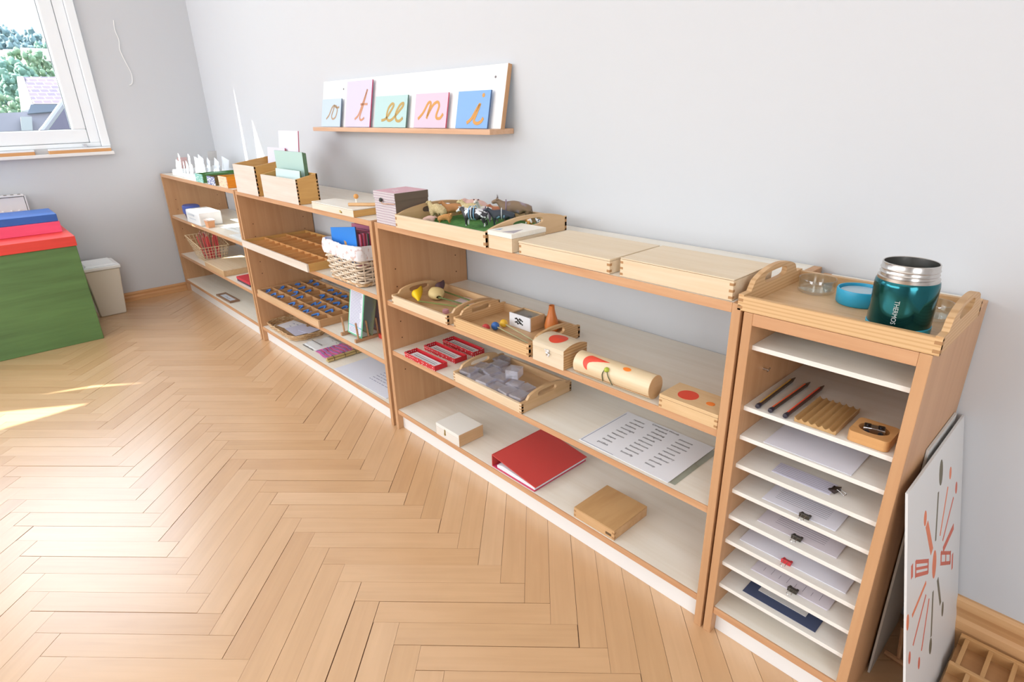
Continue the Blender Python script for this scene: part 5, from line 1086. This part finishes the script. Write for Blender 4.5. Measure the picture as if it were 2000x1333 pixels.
def small_basket(label, x, w, front, side, y0=-0.374, d=0.26, h=0.044):
    t = thing('woven_basket', label, 'basket', (x, y0, z), 0, None)
    m = MB(); m.box(0, w, 0, 0.004, 0, h)
    lab(m.build('front_panel', front, t, 0.001), 'dotted woven front'); 
    m = MB(); m.box(0, 0.004, 0.004, d, 0, h); m.box(w-0.004, w, 0.004, d, 0, h); m.box(0.004, w-0.004, d-0.004, d, 0, h); m.box(0.004, w-0.004, 0.004, d-0.004, 0, 0.003)
    for k in range(5): m.tube([(w, 0.005, 0.006+0.0085*k), (w, d-0.004, 0.006+0.0085*k)], 0.0022, 5)
    m.build('woven_sides', side, t); return t
small_basket('little basket with teal dotted front and green sides', -1.955, 0.125, spotty('teal_dots', (124, 190, 176), (218, 236, 230), 120, 0.56, 0.8, 0.03), P('leaf_green', (84, 132, 74), 0.8), h=0.046)
small_basket('little basket with blue and white dotted front and olive sides', -1.752, 0.122, spotty('blue_dots', (84, 96, 150), (226, 230, 240), 110, 0.50, 0.8, 0.03), P('olive_weave', (116, 98, 56), 0.8))
small_basket('little basket with peach dotted front and bright orange sides', -1.562, 0.122, spotty('peach_dots', (246, 208, 178), (196, 140, 130), 120, 0.60, 0.8, 0.03), rings('orange_weave', (245, 160, 40), (222, 132, 24), 'Y', 60), h=0.056)
GLS = P('green_fabric', (110, 150, 120), 0.85); AQF = spotty('aqua_fabric', (150, 208, 204), (60, 120, 90), 60, 0.5, 0.85, 0.05)
for (x, y, zz, mt, lb_, s) in ((-1.90, -0.27, 0.834, GLS, 'folded grey-green cloth in the teal dotted basket', (0.095, 0.16)), (-1.70, -0.27, 0.832, P('dark_olive_cloth', (90, 96, 80), 0.85), 'folded dark green cloth in the blue dotted basket', (0.095, 0.16)), (-1.51, -0.24, 0.842, AQF, 'aqua and green patterned cloth in the orange basket', (0.095, 0.14))):
    t = thing('folded_cloth', lb_, 'cloth', (x-0.045, y-0.08, zz-0.028)); n = 9; vs = []; fs = []
    for i in range(n):
        for j in range(n): vs.append((s[0]*i/(n-1), s[1]*j/(n-1), 0.028+0.014*math.sin(math.pi*i/(n-1))*math.sin(math.pi*j/(n-1))+0.003*math.sin(i*2.1+j*1.3)))
    N0 = n*n; vs += [(v_[0], v_[1], 0.0) for v_ in vs[:N0]]
    for i in range(n-1):
        for j in range(n-1): fs += [(i*n+j, (i+1)*n+j, (i+1)*n+j+1, i*n+j+1), (N0+i*n+j, N0+i*n+j+1, N0+(i+1)*n+j+1, N0+(i+1)*n+j)]
    bd = [j for j in range(n)]+[i*n+n-1 for i in range(1, n)]+[(n-1)*n+j for j in range(n-2, -1, -1)]+[i*n for i in range(n-2, 0, -1)]
    for k in range(len(bd)): a, b_ = bd[k], bd[(k+1) % len(bd)]; fs.append((a, b_, N0+b_, N0+a))
    MB().add(vs, fs).build('cloth_pad', mt, t, smooth=True)

# ================================================================== unit 1, second shelf
z = 0.528
t = thing('lidded_tub', 'blue oval tub at the window end of the shelf', 'tub', (-2.470, -0.300, z)); BL2 = P('tub_blue', (70, 92, 170), 0.45)
MB().lathe([(0.0, 0), (0.058, 0.0), (0.070, 0.034), (0.074, 0.052)], 36, 0, Matrix.Diagonal((1.1, 0.62, 1, 1)), cap=False).build('tub_body', P('tub_dark', (86, 70, 96), 0.5), t, smooth=True)
lab(MB().lathe([(0.076, 0.030), (0.080, 0.048), (0.079, 0.076), (0.070, 0.082), (0, 0.083)], 36, 0, Matrix.Diagonal((1.1, 0.62, 1, 1)), cap=False).build('tub_lid', BL2, t, smooth=True), 'blue lid')
t = thing('white_case', 'white plastic case with a handle, behind the small orange tub', 'case', (-2.330, -0.372, z)); w, d, h = 0.26, 0.13, 0.080
m = MB().box(0, w, 0, d, 0, h); m.build('case_body', WP, t, 0.006); m = MB().tube(catmull([(0.08, -0.002, 0.056), (0.085, -0.010, 0.060), (0.165, -0.010, 0.060), (0.17, -0.002, 0.056)], 5), 0.003, 6); m.box(0.06, 0.19, -0.0006, 0, 0.030, 0.034); lab(m.build('handle', P('handle_grey', (196, 204, 214), 0.4), t, smooth=True), 'pale grey handle')
t = thing('small_tub', 'small clear tub with orange-brown contents at the shelf edge', 'tub', (-2.010, -0.335, z))
q = Matrix.Diagonal((1.25, 0.8, 1, 1)); MB().lathe([(0, 0), (0.030, 0), (0.036, 0.040)], 4, 0, q @ Matrix.Rotation(math.pi/4, 4, 'Z'), cap=False).build('tub_body', P('orange_tint', (226, 164, 118), 0.4), t)
lab(MB().lathe([(0.038, 0.040), (0.041, 0.042), (0.041, 0.046), (0, 0.046)], 4, 0, q @ Matrix.Rotation(math.pi/4, 4, 'Z'), cap=False).build('tub_lid', P('frosted_lid', (232, 214, 208), 0.4), t), 'pale frosted lid')
sheets_ = []
for k, (x, y, a, w, d, lb_) in enumerate(((-1.98, -0.30, 0.05, 0.30, 0.20, 'white papers lying left on the window unit shelf'), (-1.66, -0.345, -0.03, 0.27, 0.24, 'white papers lying right on the window unit shelf, against the side'))):
    t = thing('paper_sheets', lb_, 'paper', (x, y, z), a); MB().box(0, w, 0, d, 0.0002, 0.0014).build('sheet', P('sunlit_paper', (236, 240, 242), 0.6), t); MB().box(0.012, w-0.02, 0.01, d-0.004, 0.0015, 0.0024).build('sheet', P('sunlit_paper', (236, 240, 242), 0.6), t)
    m = MB().box(w*0.30, w*0.62, 0.030, 0.0325, 0.0025, 0.0029); m.build('grey_line', P('grey_green_line', (120, 132, 128), 0.6), t)

# ================================================================== unit 1, third shelf
z = 0.267
t = thing('wire_basket', 'cream wire basket with a flared back, holding red pencils', 'basket', (-2.350, -0.270, z)); WIRE = P('cream_wire', (232, 208, 170), 0.4)
B0 = [(-0.085, -0.062, 0.003), (0.085, -0.062, 0.003), (0.085, 0.062, 0.003), (-0.085, 0.062, 0.003)]; T0 = [(-0.155, -0.095, 0.150), (0.110, -0.085, 0.098), (0.110, 0.085, 0.098), (-0.155, 0.095, 0.150)]
m = MB(); m.tube(B0, 0.0022, 6, closed=True); m.tube(T0, 0.0034, 6, closed=True)
for s in range(4):
    a0, a1 = Vector(B0[s]), Vector(B0[(s+1) % 4]); b0, b1 = Vector(T0[s]), Vector(T0[(s+1) % 4])
    for k in range(9): u = k/8; m.tube([tuple(a0.lerp(a1, u)), tuple(b0.lerp(b1, u))], 0.0013, 5)
    for k in range(1, 5): u = k/5; m.tube([tuple(a0.lerp(b0, u)), tuple(a1.lerp(b1, u))], 0.0013, 5)
for k in range(1, 8): x = -0.085+0.17*k/8; m.tube([(x, -0.062, 0.003), (x, 0.062, 0.003)], 0.0013, 5)
m.build('wire_frame', WIRE, t, smooth=True)
rr = random.Random(6); RP = P('red_pencil', (214, 84, 84), 0.45); RP2 = P('dusty_red_pencil', (178, 104, 100), 0.5)
for k in range(26):
    bx0 = -0.055+0.0045*k+rr.uniform(-0.003, 0.003); by = rr.uniform(-0.05, 0.05); lean = -0.080+0.0042*k
    a = Vector((-2.350+bx0, -0.270+by*0.85, z+0.0095)); b_ = a+Vector((lean*1.0+rr.uniform(-0.008, 0.008), rr.uniform(-0.02, 0.01), 0.165+rr.uniform(-0.012, 0.008)))
    t = thing('red_pencil', 'thin red pencil standing in the cream wire basket', 'pencil', tuple(a), 0, 'red pencils in the wire basket'); v = b_-a; t.rotation_euler = v.to_track_quat('Z', 'Y').to_euler(); Lp = v.length
    MB().lathe([(0.0036, 0), (0.0036, Lp-0.014)], 6).build('shaft', RP if k > 8 else RP2, t); MB().lathe([(0.0036, Lp-0.014), (0.0006, Lp)], 6, cap=False).build('point', P('bare_pencil', (214, 170, 150), 0.6), t)
lidded_box('wooden_box', 'flat wooden box on the far unit under the sunlit papers', -2.150, -1.806, -0.374, -0.150, z, 0.038, PLYB, PLY, nj=0, lid=0.006)
t = thing('red_box', 'small red and black box at the far unit side panel', 'box', (-1.665, -0.350, z)); MB().box(0, 0.20, 0, 0.09, 0.0, 0.012).build('box_base', P('dark_base', (70, 52, 62), 0.5), t, 0.0006); lab(MB().box(-0.001, 0.20, -0.001, 0.091, 0.0122, 0.026).build('box_lid', P('red_lid', (200, 46, 62), 0.5), t, 0.0006), 'red lid')
# bottom shelf: framed picture
z = 0.0845
t = thing('framed_picture', 'little brown frame with white picture lying on the far bottom shelf', 'frame', (-2.110, -0.360, z), 0.02)
m = MB(); w, d, q = 0.235, 0.060, 0.010
m.box(0, w, 0, q, 0, 0.010); m.box(0, w, d-q, d, 0, 0.010); m.box(0, q*2, q, d-q, 0, 0.010); m.box(w-q*2, w, q, d-q, 0, 0.010); m.build('frame', P('frame_brown', (140, 108, 84), 0.5), t, 0.0008)
m = MB().box(2*q, w-2*q, q, d-q, 0.001, 0.004); m.build('picture', P('picture_white', (214, 220, 232), 0.5), t)
m = MB(); m.tube(catmull([(0.08, 0.028, 0.0044), (0.10, 0.034, 0.0044), (0.12, 0.026, 0.0044), (0.15, 0.034, 0.0044)], 4), 0.0008, 5); m.build('drawing', P('blue_mark', (90, 110, 150), 0.6), t)
# ================================================================== colourful cabinets, bin, radiator, cord
GRN = wood('green_paint', (98, 136, 80), (84, 116, 68), 'Y', 8, 0.1, rough=0.35); REDP = wood('red_paint', (236, 72, 60), (222, 64, 54), 'Y', 10, 0.1, rough=0.45)
t = thing('colour_chest', 'green chest with a bright red lid, lowest of the stacked coloured boxes', 'chest', (-2.520, -1.95, 0))
bx('body', 0.0, 0.492, 0.0, 0.948, 0, 0.527, GRN, t, 0.003)
lab(bx('lid', -0.006, 0.503, -0.01, 0.952, 0.5275, 0.578, REDP, t, 0.002), 'red lid')
PNK = wood('pink_paint', (250, 92, 132), (240, 84, 120), 'Y', 10, 0.1, rough=0.45)
o = bx('pink_box', -2.520, -2.215, -1.93, -1.024, 0.5785, 0.636, PNK, bevel=0.002); tag(o, 'bright pink box lying on the red lid', 'box')
o = bx('blue_box', -2.520, -2.222, -1.93, -1.028, 0.6365, 0.675, wood('blue_paint', (52, 108, 190), (46, 98, 176), 'Y', 10, 0.1, rough=0.45), bevel=0.002); tag(o, 'blue box on top of the pink box', 'box')
t = thing('waste_bin', 'cream plastic bin with white lid beside the green chest', 'bin', (-2.566, -0.872, 0))
def frust(x0, y0, x1, y1, z0, z1):
    vs = [(sx*x0, sy*y0, z0) for sy in (-1, 1) for sx in (-1, 1)]+[(sx*x1, sy*y1, z1) for sy in (-1, 1) for sx in (-1, 1)]
    return vs, [(0, 2, 3, 1), (4, 5, 7, 6), (0, 1, 5, 4), (2, 6, 7, 3), (0, 4, 6, 2), (1, 3, 7, 5)]
v, f = frust(0.100, 0.070, 0.122, 0.092, 0, 0.292); MB().add(v, f).build('bin_body', P('bin_cream', (222, 214, 200), 0.5), t, 0.008, segs=3)
v, f = frust(0.130, 0.099, 0.130, 0.099, 0.2925, 0.312); m = MB().add(v, f); v, f = frust(0.118, 0.088, 0.100, 0.072, 0.3125, 0.322); m.add(v, f); lab(m.build('bin_lid', P('bin_white', (236, 238, 238), 0.4), t, 0.004), 'white lid')
t = thing('radiator', 'white ribbed panel radiator under the window', 'radiator', (XW+0.045, -2.05, 0.14)); RW = P('radiator_white', (234, 230, 228), 0.4)
m = MB().box(0, 0.05, 0, 0.935, 0, 0.60)
for k in range(24): y = 0.030+0.0375*k; m.plate([(y, 0.05), (y+0.012, 0.05), (y+0.012, 0.53), (y, 0.53)], (), 0.05, 0.056, 'YZ')
m.build('ribbed_panel', RW, t, 0.003)
m = MB(); m.box(-0.002, 0.058, -0.002, 0.937, 0.604, 0.612)
for k in range(30): m.box(0.006, 0.05, 0.012+0.031*k, 0.026+0.031*k, 0.6121, 0.6130, 1)
m.build('top_grille', [RW, P('grille_gap', (140, 132, 124), 0.7)], t, 0)
bx('side_cover', 0.0, 0.056, 0.938, 0.944, 0.02, 0.604, RW, t, 0.001)
for y in (0.1, 0.85): bx('wall_bracket', -0.044, 0.0, y, y+0.03, 0.3, 0.34, RW, t, 0)
pts = catmull([(0, -0.427, 1.690), (0, -0.432, 1.637), (0, -0.424, 1.585), (0, -0.431, 1.531), (0, -0.420, 1.474), (0, -0.402, 1.409), (0, -0.402, 1.372), (0, -0.410, 1.343), (0, -0.426, 1.333)], 6)
o = MB().tube([(XW+0.0035, p[1], p[2]) for p in pts], 0.0022, 8).build('blind_cord', P('white_cord', (250, 250, 248), 0.6), None, smooth=True); tag(o, 'thin white curling cord hanging on the wall beside the window', 'cord')

# ================================================================== outdoors seen through window 1
def hz(c, k=0.0): return c
def at_px(px, py, X):
    d_ = fwd+r2*((px-1000)/F_PX)-u2*((py-666.5)/F_PX); k = (X-CX)/d_.x; return Vector((CX, CY, CZ))+d_*k
LEAF = [spotty('foliage_%d' % i, a, b_, 1.6, 0.5, 0.9, 0.2) for i, (a, b_) in enumerate((((105, 132, 114), (80, 114, 105)), ((124, 142, 115), (98, 126, 101)), ((91, 115, 125), (108, 128, 129))))]
def crown(label, px, py, X, rad, mi, sd, grp=None, name='tree'):
    c = at_px(px, py, X); t = thing(name, label, 'tree', (c.x, c.y, c.z-rad*1.6), 0, grp); rr_ = random.Random(sd); m = MB()
    for k in range(170):
        a = rr_.uniform(0, 6.28); q = 0.85*math.sqrt(rr_.random())*rad; rz_ = rr_.uniform(0.07, 0.17)*rad; hh = math.sqrt(max(0, 0.8-(q/rad)**2))*rad
        m.sphere((q*math.cos(a), q*math.sin(a), rad*1.55+rr_.uniform(-0.8, 0.95)*hh), rz_, 6)
    o = m.build('crown', LEAF[mi], t, smooth=True); tx = bpy.data.textures.get('leafy') or bpy.data.textures.new('leafy', 'CLOUDS'); tx.noise_scale = 0.35
    sb = o.modifiers.new('s', 'SUBSURF'); sb.levels = 1; sb.render_levels = 1; dm = o.modifiers.new('d', 'DISPLACE'); dm.texture = tx; dm.strength = rad*0.20; dm.texture_coords = 'GLOBAL'
    MB().tube([(0, 0, -4), (0, 0, rad*1.5)], [rad*0.14, rad*0.07], 8).build('trunk', P('bark', (124, 114, 107), 0.9), t, smooth=True); return t
crown('bluish tree on the far ridge at the left picture edge', 8, 95, -110, 3.6, 2, 1)
crown('bluish ridge tree right of the sky gap, above the white houses', 66, 108, -99, 3.4, 2, 2)
crown('pale ridge tree touching the window frame', 97, 112, -92, 2.2, 0, 3)
crown('hazy blue-green tree under the ridge, left', 22, 112, -84, 2.5, 2, 4)
crown('light green tree between the white houses and the near roof', 60, 140, -60, 2.0, 1, 5)
crown('light green tree low at the left picture edge', 4, 150, -52, 1.8, 1, 6)
crown('green tree directly left of the near house gable', 24, 168, -44, 1.7, 0, 7)
crown('darker teal tree below, beside the white gable wall', 14, 196, -40, 1.7, 0, 8)
crown('pale garden tree at the lower left of the view', 10, 222, -36, 1.1, 1, 9)
gm = MB(); n = 24; vs = []; fs = []
for i in range(n):
    for j in range(n):
        x = -20-i*7.0; y = -30+j*6.5; vs.append((x, y, -9+(i/n)**1.3*22+1.5*math.sin(i*0.7+j*0.5)))
for i in range(n-1):
    for j in range(n-1): fs.append((i*n+j, (i+1)*n+j, (i+1)*n+j+1, i*n+j+1))
gm.add(vs, fs); o = gm.build('hillside', spotty('hill_green', (124, 136, 120), (105, 124, 114), 0.12, 0.5, 0.95, 0.2), None, smooth=True); o['kind'] = 'structure'
def house(label, px, py, X, w, d, h, wall, roof, rz=0.0):
    c = at_px(px, py, X); t = thing('house', label, 'house', (c.x, c.y, c.z-h), rz)
    MB().box(-d/2, d/2, -w/2, w/2, -3, h).build('walls', wall, t)
    MB().add([(-d*.55, -w*.55, h), (d*.55, -w*.55, h), (d*.55, w*.55, h), (-d*.55, w*.55, h), (0, -w*.55, h+w*0.32), (0, w*.55, h+w*0.32)], [(0, 3, 2, 1), (0, 1, 4), (2, 3, 5), (1, 2, 5, 4), (3, 0, 4, 5)]).build('roof', roof, t)
    for k in (-0.25, 0.25): MB().box(d/2, d/2+0.05, w*k-0.35, w*k+0.35, h*0.35, h*0.75).build('window', P('far_window', (132, 145, 156), 0.3), t)
WH = P('house_white', (156, 153, 148), 0.8); RFG = P('roof_grey', (120, 114, 115), 0.8)
house('small white house far off, left of the window view', 14, 128, -66, 3.6, 4, 2.6, WH, P('roof_rose', (132, 110, 105), 0.8), 0.2)
house('small white house far off in the middle of the view', 64, 123, -76, 3.6, 4, 2.4, WH, RFG, -0.2)
house('white house with grey roof at the window frame', 99, 122, -71, 3.6, 3, 2.6, WH, RFG, 0.1)
# near house with dark tiled roof, white gable edge and gutter
XN = -24.0
def q3(px, py, dx=0.0): p = at_px(px, py, XN+dx); return (p.x, p.y, p.z)
t = thing('near_house', 'neighbouring house with dark tiled roof, white gable edge and gutter', 'house', (0, 0, 0))
TILE = P('tile_roof', (125, 112, 124), 0.8); N, L, b = nt(TILE); tc = N.new('ShaderNodeTexCoord'); bk = N.new('ShaderNodeTexBrick'); bk.inputs['Scale'].default_value = 2.0; bk.inputs['Color1'].default_value = (*lin((84, 70, 80)), 1); bk.inputs['Color2'].default_value = (*lin((70, 60, 78)), 1); bk.inputs['Mortar'].default_value = (*lin((112, 100, 108)), 1); bk.inputs['Mortar Size'].default_value = 0.03
sx_ = N.new('ShaderNodeSeparateXYZ'); cb_ = N.new('ShaderNodeCombineXYZ'); L.new(tc.outputs['Object'], sx_.inputs[0]); L.new(sx_.outputs['Y'], cb_.inputs['X']); L.new(sx_.outputs['Z'], cb_.inputs['Y']); L.new(cb_.outputs[0], bk.inputs['Vector']); L.new(bk.outputs[0], b.inputs['Base Color'])
def slab3(name, pts, mat, th=0.25):
    n = len(pts); vs = list(pts)+[(p[0]-th, p[1], p[2]-th*0.3) for p in pts]; fs = [tuple(range(n)), tuple(range(2*n-1, n-1, -1))]+[(k, (k+1) % n, n+(k+1) % n, n+k) for k in range(n)]
    return MB().add(vs, fs).build(name, mat, t)
slab3('tiled_roof', [q3(45, 150, -2.5), q3(150, 150, -2.5), q3(150, 203), q3(66, 203)], TILE)
slab3('gable_trim', [q3(33, 149, -2.4), q3(45, 149, -2.4), q3(67, 212, 0.1), q3(56, 219, 0.1), q3(42, 216, 0.1)], P('gable_white', (153, 156, 156), 0.6))
slab3('gutter', [q3(60, 204, 0.4), q3(150, 204, 0.4), q3(150, 214, 0.4), q3(54, 222, 0.4)], P('gutter_grey', (101, 110, 124), 0.6))
slab3('wall', [q3(-20, 222, 0.3), q3(150, 214, 0.3), q3(150, 300, 0.3), q3(-20, 300, 0.3)], P('near_wall', (135, 132, 142), 0.8))
slab3('white_panel', [q3(40, 228, 0.6), q3(62, 228, 0.6), q3(68, 300, 0.6), q3(46, 300, 0.6)], P('gable_white', (153, 156, 156), 0.6))
t2 = thing('pole', 'pale slanting pole crossing the lower right of the window view', 'pole', (0, 0, 0)); MB().tube([q3(78, 262, 3), q3(90, 248, 3), q3(132, 190, 3), q3(150, 165, 3)], 0.085, 8).build('tube', P('pole_pale', (153, 150, 159), 0.5), t2, smooth=True)
slab3('dark_annex_roof', [q3(100, 225, 1.5), q3(150, 190, 1.5), q3(150, 300, 1.5), q3(84, 262, 1.5)], P('annex', (100, 95, 112), 0.8))
